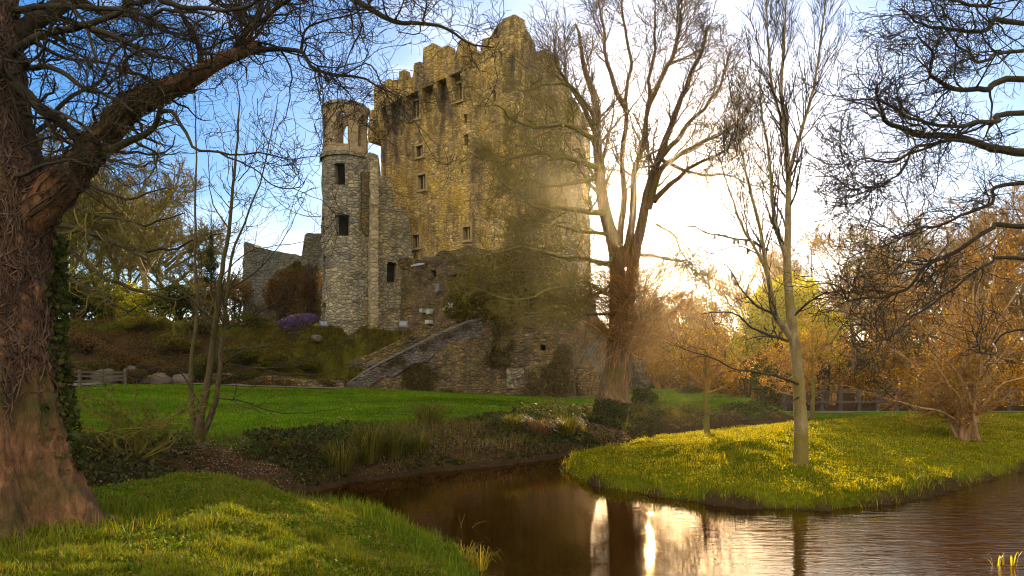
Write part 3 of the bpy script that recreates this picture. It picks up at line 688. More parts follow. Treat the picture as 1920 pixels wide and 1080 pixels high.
def along(Pn, cnt, rg=rng, t0=.2):
    n, m = Pn.shape[:2]; i = rg.integers(0, n, cnt); t = (t0 + (1 - t0) * rg.random(cnt)) * (m - 1); j = np.minimum(t.astype(int), m - 2); f = (t - j)[:, None]
    return Pn[i, j] * (1 - f) + Pn[i, j + 1] * f
LEAF = leafmat('leaf_tissue', .5, .6, .12); GRASS = leafmat('grass_blade', .55, .55, .15, (1.5, 1.25, .35)); DRYL = leafmat('dry_leaf', .6, .6, .15, (1.3, 1.1, .42))
B_OLD = bark('old_bark', [(.035, .017, .009), (.14, .065, .030), (.28, .14, .065)], 13, (.05, .05, .01), .15, .11, .28)
B_DARK = bark('dark_bark', [(.006, .0045, .004), (.017, .012, .009), (.042, .029, .017)], 9, (.038, .031, .007), .25, .02)
B_GREY = bark('grey_bark', [(.05, .038, .028), (.14, .10, .07), (.26, .19, .13)], 8, (.11, .09, .015), .25, .03, .15)
B_MOSS = bark('mossy_bark', [(.025, .019, .007), (.075, .056, .015), (.13, .10, .03)], 8, (.13, .11, .012), .55, .02)
B_PALE = bark('pale_bark', [(.07, .05, .03), (.20, .15, .09), (.34, .27, .17)], 6, (.14, .11, .02), .35, .015, .5)
B_RED = bark('red_twig', [(.08, .036, .012), (.22, .11, .030), (.36, .21, .05)], 9, None)
B_VINE = bark('ivy_stem', [(.018, .010, .008), (.055, .032, .024), (.13, .08, .06)], 12, None, .5, .01, .4)

# ---------------- the great ivy-wrapped tree in the left foreground
r = np.random.default_rng(101)
dA = 6.5; AX = -4.62; zA = g1(AX, dA)
tA_ = thing('old_tree', 'huge ivy-wrapped old tree with a thick bent limb, on the near grass mound', 'tree', (AX, dA, zA - .15))
hs_ = np.array([-.25, 0, .12, .3, .55, .9, 1.3, 1.8, 2.3, 2.9, 3.6, 4.5, 5.6, 7, 8.6]); ra = np.array([1.05, .92, .82, .73, .64, .565, .52, .49, .475, .46, .35, .31, .27, .2, .12])
cxs = np.array([0, 0, 0, 0, 0, 0, 0, 0, .02, .05, -.05, -.12, -.2, -.25, -.2])
HH = np.linspace(-.25, 8.6, 300); RR = np.interp(HH, hs_, ra); CC = np.interp(HH, hs_, cxs)
th = np.linspace(0, 2 * pi, 241)[:-1]
flute = lambda th, h: 1 + (.10 * np.sin(5 * th + 1) + .06 * np.sin(9 * th + 2.3)) * np.clip(1.1 - h / 1.6, 0, 1) + .03 * np.sin(4 * th + h)
V = np.array([[AX + c + rr_ * flute(th, h) * np.cos(th), dA + rr_ * flute(th, h) * np.sin(th), th * 0 + zA + h] for h, rr_, c in zip(HH, RR, CC)]).transpose(0, 2, 1)
rid = 1 - np.abs(fbm(V * np.array([1, 1, .16]), 9, 63, 3)); V = V + (fbm(V * np.array([1, 1, .35]), 5, 61, 3) * .025 + .045 * (rid - .6) + .012 * fbm(V * np.array([.6, .6, 1.6]), 16, 65, 2))[..., None] * np.stack([np.cos(th), np.sin(th), 0 * th], -1)[None]
Vt = V.reshape(-1, 3); i = np.arange(240); FA_ = np.concatenate([np.stack([k * 240 + i, k * 240 + (i + 1) % 240, k * 240 + 240 + (i + 1) % 240, k * 240 + 240 + i], -1) for k in range(299)])
dl = (6.5, 6.0)
limb = [(PP([(-10, 480), (45, 415), (100, 360), (150, 305), (190, 262), (238, 203), (300, 172), (350, 152), (400, 122), (445, 100), (488, 86)], (6.5, 5.9)), .27, .055)]
LP, LR = stems(limb, 60); LR = np.interp(np.linspace(0, 1, 60), [0, .18, .3, .45, .6, .8, .97, 1], [.21, .165, .12, .098, .086, .062, .048, .04])[None]
LR = LR * (1 + .08 * vnoise(LP[0], 6, 5))[None]
part('trunk', join((Vt, [FA_]), tubes(LP, LR, 18)), B_OLD, tA_)
mm = dA / F
secs = [
 (PP([(470, 96), (520, 90), (563, 99), (595, 126), (640, 141), (690, 152), (735, 168)], (5.9, 5.4)), .034, .008),
 (PP([(562, 99), (566, 78), (578, 55), (608, 38), (645, 22), (690, 18)], (5.8, 5.6)), .020, .005),
 (PP([(595, 126), (612, 140), (618, 165), (616, 182)], (5.75, 5.7)), .012, .004),
 (PP([(440, 104), (452, 78), (478, 48), (510, 22), (545, 0), (600, -60)], (6.0, 5.6)), .050, .015),
 (PP([(462, 94), (474, 55), (487, 10), (495, -60)], (6.0, 6.2)), .050, .03),
 (PP([(380, 130), (376, 90), (350, 40), (318, 0), (290, -50)], (6.1, 6.6)), .045, .02),
 (PP([(20, 110), (48, 82), (100, 62), (150, 57), (200, 38), (250, 14), (300, -20)], (6.5, 5.6)), .06, .02),
 (PP([(175, 55), (240, 78), (300, 103), (360, 128), (400, 130)], (5.9, 5.5)), .035, .01),
 (PP([(-40, 90), (0, 126), (55, 185), (108, 228), (150, 264)], (6.1, 6.2)), .055, .06),
 (PP([(200, 282), (222, 276), (259, 255), (290, 232), (305, 190), (296, 163), (270, 141), (226, 137)], (6.2, 5.6)), .055, .012),
 (PP([(232, 136), (236, 115), (258, 100), (290, 92), (312, 70)], (5.6, 5.4)), .02, .008),
 (PP([(305, 209), (326, 211), (348, 244), (367, 278), (407, 283), (463, 292), (537, 294), (596, 307)], (5.8, 5.2)), .026, .004),
 (PP([(407, 283), (440, 300), (490, 330), (540, 350), (575, 346)], (5.5, 5.0)), .012, .003),
 (PP([(40, 125), (100, 128), (160, 165), (210, 180), (260, 200)], (6.3, 5.4)), .04, .012),
 (PP([(30, 195), (80, 193), (140, 230), (175, 260)], (6.3, 5.6)), .03, .012),
 (PP([(30, 20), (90, 10), (160, 14), (240, 25), (330, 22), (400, 40)], (6.5, 5.3)), .045, .012),
 (PP([(560, -60), (640, -20), (690, 12), (740, 36), (800, 42), (845, 58), (880, 82), (930, 96)], (5.6, 4.9)), .042, .005),
 (PP([(700, 18), (690, 0), (720, -40)], (5.4, 5.4)), .02, .01),
 (PP([(795, 40), (805, 22), (812, -5)], (5.2, 5.1)), .012, .005),
 (PP([(640, 142), (690, 120), (720, 165), (760, 215), (800, 240), (830, 265)], (5.7, 5.0)), .009, .003),
 (PP([(300, 0), (380, 20), (450, 15), (520, -10)], (5.6, 5.0)), .03, .012),
 (PP([(30, 60), (90, 90), (150, 110), (240, 125), (300, 160)], (6.9, 7.6)), .035, .01), (PP([(30, 250), (70, 240), (130, 190), (190, 150), (230, 90), (260, 60)], (6.4, 7.4)), .04, .01), (PP([(10, 0), (60, 30), (130, 35), (200, 70), (270, 60), (330, 70)], (6.5, 7.2)), .04, .01),
 (PP([(200, -60), (240, 0), (270, 40), (330, 60), (390, 60)], (6.3, 6.0)), .03, .008), (PP([(350, -60), (390, -10), (440, 20), (470, 60)], (6.5, 6.6)), .03, .01), (PP([(100, -60), (130, 10), (170, 60), (180, 120), (220, 150)], (6.2, 5.8)), .03, .008),
 (PP([(30, 330), (90, 310), (140, 300), (180, 312)], (6.2, 5.8)), .025, .012),
]
SP, SR = stems(secs, 18, kink=.05); SR = SR * .72
g0 = tubes(SP, SR, 7)
c1 = grow(SP, SR, 11, (.45, 1.05), (30, 75), .10, 1, 10, .34, .03, .45, .3, .003, r)
c1l = grow(LP, LR, 30, (.5, 1.2), (40, 85), .3, 1, 10, .34, .05, .16, .3, .004, r)
P1 = np.concatenate([c1[0], c1l[0]]); R1 = np.concatenate([c1[1], c1l[1]])
c2 = grow(P1, R1, 6.0, (.2, .55), (30, 75), .12, 1, 8, .40, .02, .6, .4, .0021, r)
c3 = grow(c2[0], c2[1], 3.6, (.08, .22), (30, 75), .15, 1, 5, .42, .06, .65, .5, .0017, r)
part('crown', join(g0, tubes(P1, R1, 5), tubes(*c2, 4), tubes(*c3, 3)), B_DARK, tA_)
# overhead crown of the main stem (mostly above the frame)
up = [(np.array([[AX - .2, dA, zA + 4 + k * .5], [AX + 1.2 * cos(a), dA + 1.2 * sin(a), zA + 5.2 + k * .55], [AX + 2.8 * cos(a), dA + 2.8 * sin(a), zA + 6.6 + k * .6], [AX + 4 * cos(a), dA + 4 * sin(a), zA + 8 + k * .6]]), .09, .02) for k, a in enumerate([.3, 1.4, 2.6, 3.8, 5.0, 6.0])]
UP, UR = stems(up, 16, kink=.1); u1_ = grow(UP, UR, 9, (.7, 1.7), (30, 70), .2, 1, 9, .25, .05, .5, .3, .005, r); u2_ = grow(*u1_, 5, (.3, .8), (30, 70), .2, 1, 7, .3, 0, .6, .4, .003, r)
part('high_limbs', join(tubes(UP, UR, 8), tubes(*u1_, 5), tubes(*u2_, 3)), B_DARK, tA_)
# ivy stems matted over trunk and limb
def vine_net(n, h0, h1, rmin, rmax, rg):
    Ps, Rs = [], []
    for _ in range(n):
        h = h0 + (h1 - h0) * rg.random() ** 1.0; a = rg.random() * 2 * pi; m = 16; L_ = rg.uniform(.35, 1.3); dirn = rg.normal(pi / 2, .75); pts = []
        for k in range(m):
            rr_ = np.interp(h, HH, RR); pts.append([AX + np.interp(h, HH, CC) + (rr_ * flute(a, h) + rg.uniform(0, .045)) * cos(a), dA + (rr_ * flute(a, h) + rg.uniform(0, .045)) * sin(a), zA + h])
            dirn += rg.normal(0, .32); dirn += .12 * (pi / 2 - dirn)
            h += sin(dirn) * L_ / m; a += cos(dirn) * L_ / m / max(.2, rr_)
            if h < h0: break
        if len(pts) == m: Ps.append(resample(pts, 20)); r_ = rg.uniform(rmin, rmax); Rs.append(np.full(20, r_) * np.linspace(1, .5, 20))
    return np.array(Ps), np.array(Rs)
va = vine_net(2600, 1.12, 5.2, .003, .010, r); vb = vine_net(150, .85, 1.6, .003, .008, r)
lv = grow(LP, LR, 380, (.25, .8), (25, 60), .0, .62, 10, .25, 0, .05, .6, .006, r)
cen = LP[0][np.argmin(((lv[0][:, :, None, :] - LP[0][None, None, ::3]) ** 2).sum(-1), -1) * 3]; rc = LR[0][np.argmin(((lv[0][:, :, None, :] - LP[0][None, None, ::3]) ** 2).sum(-1), -1) * 3]
dd = lv[0] - cen; dd /= np.linalg.norm(dd, axis=-1, keepdims=True) + 1e-6
lv = (cen + dd * (rc * 1.0 + .008 + .025 * r.random(rc.shape))[..., None], np.clip(lv[1], .004, .009))
part('ivy_stems', join(tubes(*va, 4), tubes(*vb, 4), tubes(*lv, 4)), B_VINE, tA_)
# green ivy leaves on the far right flank
nl = 1500; hh = r.uniform(.45, 2.6, nl); aa = r.normal(.10, .22, nl); aa = np.where(r.random(nl) < .25, aa + .3, aa)
rr_ = np.interp(hh, HH, RR) + r.uniform(.01, .10, nl); pl_ = np.stack([AX + rr_ * np.cos(aa), dA + rr_ * np.sin(aa) + .1, zA + hh], -1)
part('ivy_leaves', leaves(pl_, r.uniform(.035, .075, nl), palette(nl, [(.03, .045, .010), (.05, .065, .014), (.07, .075, .02), (.07, .06, .025)], r), r, .3, .85), LEAF, tA_)

# ---------------- multi-stemmed young tree on the far bank
r = np.random.default_rng(102); dB = 15.6
tB_ = thing('young_tree', 'slender young tree with three mossy stems on the far bank', 'tree', P(372, 850, dB) * np.array([1, 1, 0]) + np.array([0, 0, g1(P(372, 850, dB)[0], dB) - .05]))
zb0 = ORG[tB_]
pB = lambda seq, d: np.vstack([zb0[None], PP(seq, d)])
st_ = [(pB([(364, 800), (358, 745), (357, 690), (368, 600), (367, 480), (366, 380), (368, 250), (365, 160)], (15.6, 16.2)), .075, .008),
 (pB([(376, 780), (394, 690), (404, 610), (414, 520), (428, 430), (440, 330), (447, 220), (446, 150)], (15.5, 15.0)), .105, .008),
 (pB([(392, 790), (406, 745), (412, 690), (418, 620), (425, 545), (436, 470), (462, 405), (496, 320), (524, 178)], (15.6, 14.6)), .075, .007)]
SP, SR = stems(st_, 30, kink=.04)
sec = [(PP([(412, 690), (450, 660), (520, 640), (610, 612), (680, 600)], (15.5, 14.2)), .02, .004), (PP([(418, 620), (480, 590), (540, 545), (600, 480), (640, 400)], (15.4, 14.5)), .018, .004),
 (PP([(408, 720), (470, 690), (560, 705), (660, 690), (720, 655)], (15.5, 13.9)), .02, .004), (PP([(405, 610), (350, 560), (300, 545), (240, 555)], (15.5, 14.8)), .016, .004),
 (PP([(400, 745), (450, 752), (520, 775), (600, 770), (650, 760)], (15.5, 14.3)), .02, .004), (PP([(376, 760), (340, 700), (300, 690), (250, 700)], (15.5, 14.9)), .022, .004),
 (PP([(425, 545), (490, 500), (545, 430), (580, 350)], (15.3, 14.8)), .016, .004), (PP([(414, 520), (470, 470), (560, 455), (640, 440)], (15.2, 14.3)), .014, .004),
 (PP([(430, 430), (400, 380), (392, 300), (385, 240)], (15, 14.8)), .016, .004), (PP([(446, 340), (480, 290), (500, 220)], (15, 14.9)), .012, .004),
 (PP([(415, 660), (500, 645), (560, 620), (620, 560)], (15.4, 14.4)), .014, .003), (PP([(415, 680), (520, 690), (620, 650), (700, 640)], (15.4, 14.2)), .014, .003)]
QP, QR = stems(sec, 14, kink=.05)
c1 = grow(SP, SR, 13, (.6, 1.7), (30, 60), .35, 1, 8, .13, .12, .35, .3, .005, r); c1b = grow(QP, QR, 7, (.4, 1.1), (20, 55), .15, 1, 7, .15, .05, .55, .35, .004, r)
P1 = np.concatenate([c1[0][:, :7], c1b[0]]); R1 = np.concatenate([c1[1][:, :7], c1b[1]])
c2 = grow(P1, R1, 5, (.2, .6), (25, 60), .15, 1, 6, .16, .05, .6, .4, .0035, r)
part('trunk', tubes(SP, SR, 10), bark('young_bark', [(.014, .010, .006), (.042, .029, .015), (.095, .07, .042)], 14, (.055, .045, .010), .4, .01, .5), tB_)
part('crown', join(tubes(QP, QR, 5), tubes(P1, R1, 4), tubes(*c2, 3)), B_DARK, tB_)

# ---------------- the big bare tree right of the castle
r = np.random.default_rng(103); dD = 33.0
bD = P(1150, 755, dD); bD[2] = g1(bD[0], dD) - .1
tD_ = thing('bare_tree', 'big bare forked tree with reddish shoots around its trunk, right of the castle', 'tree', bD)
tr_ = [(np.vstack([bD[None], PP([(1150, 735), (1158, 690), (1164, 620), (1166, 575), (1166, 535)], dD)]), 1, 1)]
TP_, TR2 = stems(tr_, 50); hgt_ = TP_[0, :, 2] - bD[2]
TR2 = np.interp(hgt_, [0, .3, .8, 1.6, 3, 4.6, 7], [.95, .80, .68, .60, .56, .55, .42])[None]
fl = 1
main = [(PP([(1158, 580), (1155, 480), (1136, 405), (1123, 340), (1119, 260), (1113, 195), (1098, 145), (1087, 95), (1080, 45)], (33, 33.5)), .40, .05),
 (PP([(1166, 540), (1162, 450), (1168, 375), (1166, 300), (1176, 205), (1182, 125), (1172, 50), (1165, -20)], (33, 35)), .20, .04),
 (PP([(1172, 500), (1186, 395), (1191, 330), (1209, 262), (1216, 182), (1226, 100), (1231, 20)], (33, 31.5)), .20, .04),
 (PP([(1176, 590), (1192, 465), (1211, 382), (1236, 300), (1266, 212), (1300, 125), (1332, 55)], (33, 32.6)), .31, .05),
 (PP([(1215, 392), (1246, 312), (1300, 278), (1372, 238), (1402, 208)], (32.8, 31)), .17, .03),
 (PP([(1226, 378), (1280, 328), (1340, 292), (1398, 268)], (32.9, 34)), .14, .03),
 (PP([(1118, 250), (1085, 190), (1050, 130), (1035, 70)], (33.4, 32)), .14, .03),
 (PP([(1236, 300), (1290, 235), (1345, 170), (1368, 95)], (32.7, 34)), .14, .03),
 (PP([(1176, 210), (1140, 130), (1130, 50), (1120, -10)], (34, 35)), .14, .03),
 (PP([(1214, 200), (1255, 120), (1275, 50), (1280, -10)], (32, 31)), .13, .03)]
mossy = [(PP([(1132, 398), (1085, 394), (1035, 390), (992, 382), (962, 356), (930, 322)], (33, 29)), .16, .03),
 (PP([(1122, 315), (1062, 294), (1005, 292), (945, 302), (890, 292)], (33.2, 29.5)), .15, .03),
 (PP([(1116, 262), (1062, 236), (1005, 238), (960, 222), (925, 205)], (33.3, 30)), .13, .03),
 (PP([(1145, 495), (1085, 484), (1025, 472), (965, 464), (905, 482)], (33, 29)), .13, .03),
 (PP([(1118, 335), (1045, 346), (985, 338), (925, 378)], (33.2, 31)), .11, .03),
 (PP([(1113, 215), (1080, 170), (1030, 160), (985, 175)], (33.4, 31)), .10, .03),
 (PP([(1140, 440), (1080, 430), (1010, 415), (940, 425)], (33, 35)), .10, .03),
 (PP([(1155, 560), (1100, 530), (1040, 545), (960, 560), (890, 540)], (33, 29.5)), .11, .03),
 (PP([(1150, 530), (1090, 560), (1020, 520), (950, 505)], (33, 31)), .09, .03),
 (PP([(1155, 590), (1100, 590), (1050, 580), (980, 590)], (33, 30)), .08, .03)]
rl = [(PP([(1202, 478), (1242, 486), (1292, 496), (1330, 540)], (33, 31)), .10, .02), (PP([(1240, 300), (1310, 330), (1370, 330), (1420, 350)], (33, 31)), .10, .02), (PP([(1230, 420), (1262, 440), (1275, 480), (1310, 500)], (33, 32)), .06, .02)]
MP, MR = stems(main, 34, kink=.16); YP, YR = stems(mossy, 24, kink=.2); ZP, ZR = stems(rl, 24, kink=.15)
part('trunk', join(tubes(TP_, TR2 * (1 + 0), 20), tubes(MP, MR, 10)), bark('brown_bark', [(.03, .017, .010), (.105, .062, .034), (.22, .135, .075)], 9, (.09, .07, .012), .2, .05, .15), tD_)
c1 = grow(MP, MR, 22, (1.6, 4.2), (25, 55), .3, 1, 10, .20, .09, .4, .3, .02, r); c1z = grow(ZP, ZR, 10, (1.0, 2.4), (25, 60), .2, 1, 10, .22, -.02, .5, .3, .015, r)
P1 = np.concatenate([c1[0], c1z[0]]); R1 = np.concatenate([c1[1], c1z[1]])
c2 = grow(P1, R1, 9, (.7, 1.9), (25, 60), .12, 1, 8, .25, .06, .6, .35, .012, r); c3 = grow(*c2, 4, (.3, .9), (25, 60), .15, 1, 5, .22, .04, .65, .5, .009, r)
part('crown', join(tubes(P1, R1, 5), tubes(*c2, 3), tubes(*c3, 3), tubes(ZP, ZR, 6)), B_GREY, tD_)
m1 = grow(YP, YR, 20, (1.0, 2.8), (30, 75), .08, 1, 9, .28, .04, .5, .3, .018, r); m2 = grow(*m1, 9, (.5, 1.3), (30, 70), .1, 1, 7, .28, .05, .6, .4, .011, r); m3 = grow(*m2, 5, (.25, .65), (30, 70), .1, 1, 5, .30, .05, .6, .5, .0065, r)
part('mossy_limbs', join(tubes(YP, YR, 8), tubes(*m1, 5), tubes(*m2, 4), tubes(*m3, 3)), B_MOSS, tD_)
# reddish epicormic shoots
core = [(PP([(1162, 655), (1164, 600), (1168, 540), (1184, 490)], dD), .5, .3)]
core.append((PP([(1185, 660), (1192, 610), (1200, 560), (1205, 520)], (32.6, 32.2)), .35, .2)); EP, ER = stems(core, 12)
e1 = grow(EP, ER, 330, (1.2, 4.6), (50, 95), 0, .85, 9, .14, .05, .03, .4, .012, r, .3); e2 = grow(*e1, 6, (.4, 1.1), (15, 45), .1, 1, 5, .12, .06, .7, .5, .008, r)
d1 = grow(EP, ER, 110, (1.6, 3.2), (60, 95), 0, .6, 8, .10, -.22, .03, .4, .010, r, .3)
part('shoots', join(tubes(*e1, 3), tubes(*e2, 3), tubes(*d1, 3)), B_RED, tD_)

# ---------------- slim tree on the island
r = np.random.default_rng(104); dE = 15.5
bE = P(1500, 858, dE); bE[2] = i1(bE[0], dE) - .05
tE_ = thing('slim_tree', 'tall slim tree with upswept stems and dark seed bunches on the sunny island', 'tree', bE)
q = [(np.vstack([bE[None], PP([(1502, 830), (1500, 760), (1494, 680), (1484, 600)], dE)]), .175, .10),
 (PP([(1484, 600), (1476, 510), (1478, 410), (1478, 320), (1470, 230), (1465, 150), (1471, 60), (1476, -30)], (15.5, 15.9)), .10, .012),
 (PP([(1488, 640), (1468, 612), (1452, 585), (1438, 500), (1425, 430), (1403, 340), (1390, 280), (1376, 200)], (15.5, 14.9)), .08, .012),
 (PP([(1474, 480), (1456, 425), (1446, 350), (1440, 280), (1427, 200), (1424, 100)], (15.5, 16.2)), .06, .010),
 (PP([(1478, 330), (1498, 260), (1524, 170), (1540, 70), (1548, 0)], (15.7, 15.0)), .05, .010),
 (PP([(1470, 240), (1448, 160), (1440, 70), (1436, -20)], (15.8, 16.6)), .04, .010),
 (PP([(1438, 500), (1400, 440), (1376, 380), (1350, 300)], (15.2, 14.4)), .04, .010)]
SP, SR = stems(q, 30, kink=.02)
q[0] = (q[0][0], .19, .115)
lo_ = [(PP([(1440, 468), (1400, 452), (1340, 440), (1285, 420)], (15.3, 14.2)), .032, .012), (PP([(1478, 640), (1420, 620), (1370, 590), (1310, 585)], (15.4, 14.3)), .035, .007),
 (PP([(1496, 720), (1440, 700), (1380, 690), (1300, 655), (1250, 640)], (15.4, 13.9)), .035, .006), (PP([(1480, 600), (1530, 560), (1580, 545), (1640, 560)], (15.5, 14.6)), .03, .006),
 (PP([(1452, 590), (1400, 560), (1360, 500), (1300, 480)], (15.3, 14.2)), .03, .006), (PP([(1498, 745), (1450, 770), (1400, 790), (1360, 770)], (15.4, 14.3)), .025, .005),
 (PP([(1430, 480), (1380, 462), (1330, 472), (1290, 450)], (15.3, 14.6)), .02, .005)]
OP, OR = stems(lo_, 16, kink=.07)
c1 = grow(SP[1:], SR[1:], 27, (.7, 2.1), (20, 45), .15, 1, 9, .10, .11, .42, .3, .007, r); c1b = grow(OP, OR, 9, (.4, 1.0), (25, 65), .1, 1, 7, .2, .0, .55, .35, .005, r)
c2 = grow(*c1, 8, (.35, .9), (20, 45), .12, 1, 6, .10, .09, .6, .4, .0045, r); c2b = grow(*c1b, 4, (.15, .4), (25, 60), .15, 1, 6, .18, .0, .6, .4, .004, r)
c3 = grow(*c2, 2, (.15, .35), (20, 45), .15, 1, 4, .1, .05, .7, .5, .004, r)
part('trunk', tubes(SP, SR, 10), bark('island_bark', [(.06, .045, .03), (.17, .13, .08), (.30, .23, .13)], 9, (.14, .11, .015), .45, .015, .4), tE_)
part('crown', join(tubes(OP, OR, 5), tubes(*c1, 4), tubes(*c1b, 4), tubes(*c2, 3), tubes(*c2b, 3), tubes(*c3, 3)), B_DARK, tE_)
SEED = plain('dry_seed', (.06, .04, .035), .9)
sp_ = along(OP[[0, 6, 4]][:, :11], 26, r, .15)
for k in range(11):
    c = sp_[k]; nn = 14
    pts = c + np.array([0, 0, -.07]) + r.normal(0, 1, (nn, 3)) * np.array([.016, .016, .034])
    Vl, Fl_ = tubes(np.stack([c + (pts - c) * f_ for f_ in (0, .5, 1.15)], 1), np.tile([.004, .014, .006], (nn, 1)), 4)
    part('seed_bunch', join((Vl, Fl_), tubes(np.array([[c, c - [0, 0, .05], c - [0, 0, .12]]]), np.full((1, 3), .004), 3)), SEED, tE_)

# ---------------- small trees on the island
def small_tree(name, label, px, py, d, hpx, wpx, matT, seed, r0, cols, nleaf, lean=0, zf=i1, size=.05, group=None, dens=1.0, upt=.03):
    rg = np.random.default_rng(seed); b = P(px, py, d); b[2] = zf(b[0], d) - .05; k = d / F
    t = thing(name, label, 'tree', b, group)
    H = hpx * k; W = wpx * k
    tp = b + np.array([lean * k, 0, H * .55])
    SP, SR = stems([(np.array([b, b + [lean * k * .2, 0, H * .2], b + [lean * k * .6, .1, H * .4], tp]), r0, r0 * .45)], 16, kink=.08)
    c1 = grow(SP, SR, int(26 * dens), (W * .35, W * .62), (35, 80), .45, 1, 10, .16, upt, .5, .3, r0 * .1, rg, .2)
    c2 = grow(*c1, 6, (W * .14, W * .28), (25, 65), .15, 1, 7, .18, -.01, .6, .4, max(.005, d * .00025), rg)
    c3 = grow(*c2, 4, (W * .06, W * .14), (25, 65), .15, 1, 5, .2, -.03, .65, .5, max(.004, d * .0002), rg)
    part('trunk', tubes(SP, SR, 10), matT, t)
    part('crown', join(tubes(*c1, 4), tubes(*c2, 3), tubes(*c3, 3)), B_RED, t)
    if nleaf:
        pts = along(np.concatenate([c3[0]]), nleaf, rg) + rg.normal(0, .02, (nleaf, 3))
        part('dry_leaves', leaves(pts, rg.uniform(.6, 1.2, nleaf) * size, palette(nleaf, cols, rg), rg), DRYL, t)
    return t
OR_ = [(.36, .21, .008), (.40, .27, .010), (.27, .14, .008), (.38, .30, .012), (.18, .095, .010)]
small_tree('sapling', 'small arching sapling with golden twigs at the left end of the island', 1327, 787, 23.5, 300, 250, B_MOSS, 201, .11, OR_, 2300, -6, size=.06)
small_tree('sapling', 'thin young sapling standing behind the slim tree trunk on the island', 1522, 795, 25.5, 260, 200, B_MOSS, 202, .085, OR_, 2000, 4, size=.06)
small_tree('sapling', 'short leaning sapling half hidden behind the slim tree trunk', 1507, 790, 27, 210, 170, B_MOSS, 203, .075, OR_, 1500, -20, size=.06)
# multi-stemmed shrub
r = np.random.default_rng(105); dH = 21.5
bH = P(1812, 806, dH); bH[2] = i1(bH[0], dH) - .05
tH_ = thing('hazel_bush', 'large many-stemmed bush with russet leaves at the right end of the island', 'bush', bH)
ends = [(1640, 740, 20.5), (1660, 640, 22), (1690, 560, 20.5), (1720, 500, 22.5), (1760, 470, 21), (1800, 440, 22.5), (1840, 460, 20.5), (1880, 450, 22), (1920, 520, 21), (1960, 600, 22), (1990, 680, 20.5), (1740, 660, 19.8), (1850, 580, 19.8), (1900, 640, 23.5), (1780, 590, 23.5), (1700, 700, 23.5), (1620, 600, 23), (1830, 520, 24)]
q = []
for k, (ex_, ey_, ed) in enumerate(ends):
    e = P(ex_, ey_, ed); off = np.array([r.normal(0, .13), r.normal(0, .13), 0]); m_ = bH + (e - bH) * np.array([.32, .4, .55]) + r.normal(0, .1, 3)
    q.append((np.array([bH + off, bH + off + (m_ - bH) * .4 + [0, 0, .1], m_, e]), .085, .014))
SP, SR = stems(q, 20, kink=.12)
c1 = grow(SP, SR, 13, (.8, 1.9), (30, 70), .25, 1, 9, .18, .02, .5, .3, .010, r); c2 = grow(*c1, 6, (.35, .9), (25, 65), .15, 1, 7, .2, -.02, .6, .4, .006, r); c3 = grow(*c2, 3, (.15, .4), (25, 60), .15, 1, 4, .2, -.03, .65, .5, .005, r)
part('stems', tubes(SP, SR, 8), bark('hazel_bark', [(.09, .05, .028), (.24, .14, .07), (.36, .23, .12)], 8, None), tH_)
part('twigs', join(tubes(*c1, 4), tubes(*c2, 3), tubes(*c3, 3)), B_RED, tH_)
nl = 10000; pts = along(np.concatenate([c3[0]]), nl, r)
part('dry_leaves', leaves(pts, r.uniform(.035, .07, nl), palette(nl, [(.36, .22, .008), (.28, .15, .010), (.42, .30, .010), (.19, .10, .012)], r), r), DRYL, tH_)

# ---------------- tree whose limbs reach in from beyond the right edge
r = np.random.default_rng(106)
bI = np.array([13.6, 9.6, 0]); bI[2] = g1(*bI[:2]) - .05
tI_ = thing('spreading_tree', 'spreading dark-limbed tree reaching in over the river from the right bank', 'tree', bI)
lim = [([(1920, 285), (1850, 272), (1780, 255), (1710, 245), (1672, 228), (1656, 192), (1642, 160)], 9.4, .085, .015), ([(1920, 214), (1870, 224), (1800, 231), (1730, 228), (1680, 205), (1600, 188)], 9.0, .055, .010),
 ([(1920, 148), (1850, 166), (1790, 160), (1752, 136), (1748, 100), (1720, 68)], 9.8, .07, .012), ([(1920, 42), (1850, 52), (1790, 56), (1720, 40), (1680, 15)], 9.2, .055, .010),
 ([(1920, 345), (1850, 385), (1780, 412), (1702, 442), (1655, 475)], 9.3, .045, .007), ([(1920, 423), (1860, 430), (1800, 468), (1735, 500), (1690, 545), (1630, 562), (1590, 566), (1570, 537), (1538, 530)], 9.8, .05, .006),
 ([(1920, 482), (1860, 490), (1800, 530), (1720, 590), (1662, 640), (1630, 668)], 9.5, .04, .006), ([(1850, 272), (1780, 262), (1700, 290), (1622, 306), (1575, 312)], 8.8, .04, .006),
 ([(1920, 95), (1850, 110), (1800, 95), (1740, 0)], 10.2, .05, .01), ([(1920, -10), (1840, 10), (1780, 0), (1730, -20)], 9, .05, .01), ([(1790, 256), (1720, 290), (1660, 345), (1600, 370)], 8.8, .03, .006), ([(1920, 620), (1860, 660), (1830, 650)], 10.5, .03, .01)]
q = []
for seq, d, r0, r1 in lim:
    p = PP(seq, (d + .5, d - .9))
    if seq[0][0] == 1920: p = np.vstack([[bI + [0, 0, max(1.2, (p[0][2] - bI[2]) * .75)], (p[0] + bI * [1, 1, 0] + [0, 0, p[0][2]]) / 2 + [0, 0, .0]], p]); p[1, 2] = p[2, 2] * .96
    q.append((p, r0 * .95 if seq[0][0] == 1920 else r0 * .7, r1 * .8))
SP, SR = stems(q, 40, kink=.07)
trk = stems([(np.array([bI, bI + [0, .05, 2], bI + [.1, .1, 5], bI + [.2, 0, 9]]), .45, .12)], 20)
c1 = grow(SP, SR, 22, (.6, 1.6), (25, 65), .38, 1, 10, .26, .01, .5, .3, .006, r); c2 = grow(*c1, 6.5, (.28, .75), (30, 65), .12, 1, 8, .28, .02, .6, .4, .004, r); c3 = grow(*c2, 3.6, (.12, .32), (30, 65), .15, 1, 5, .28, .02, .65, .5, .003, r)
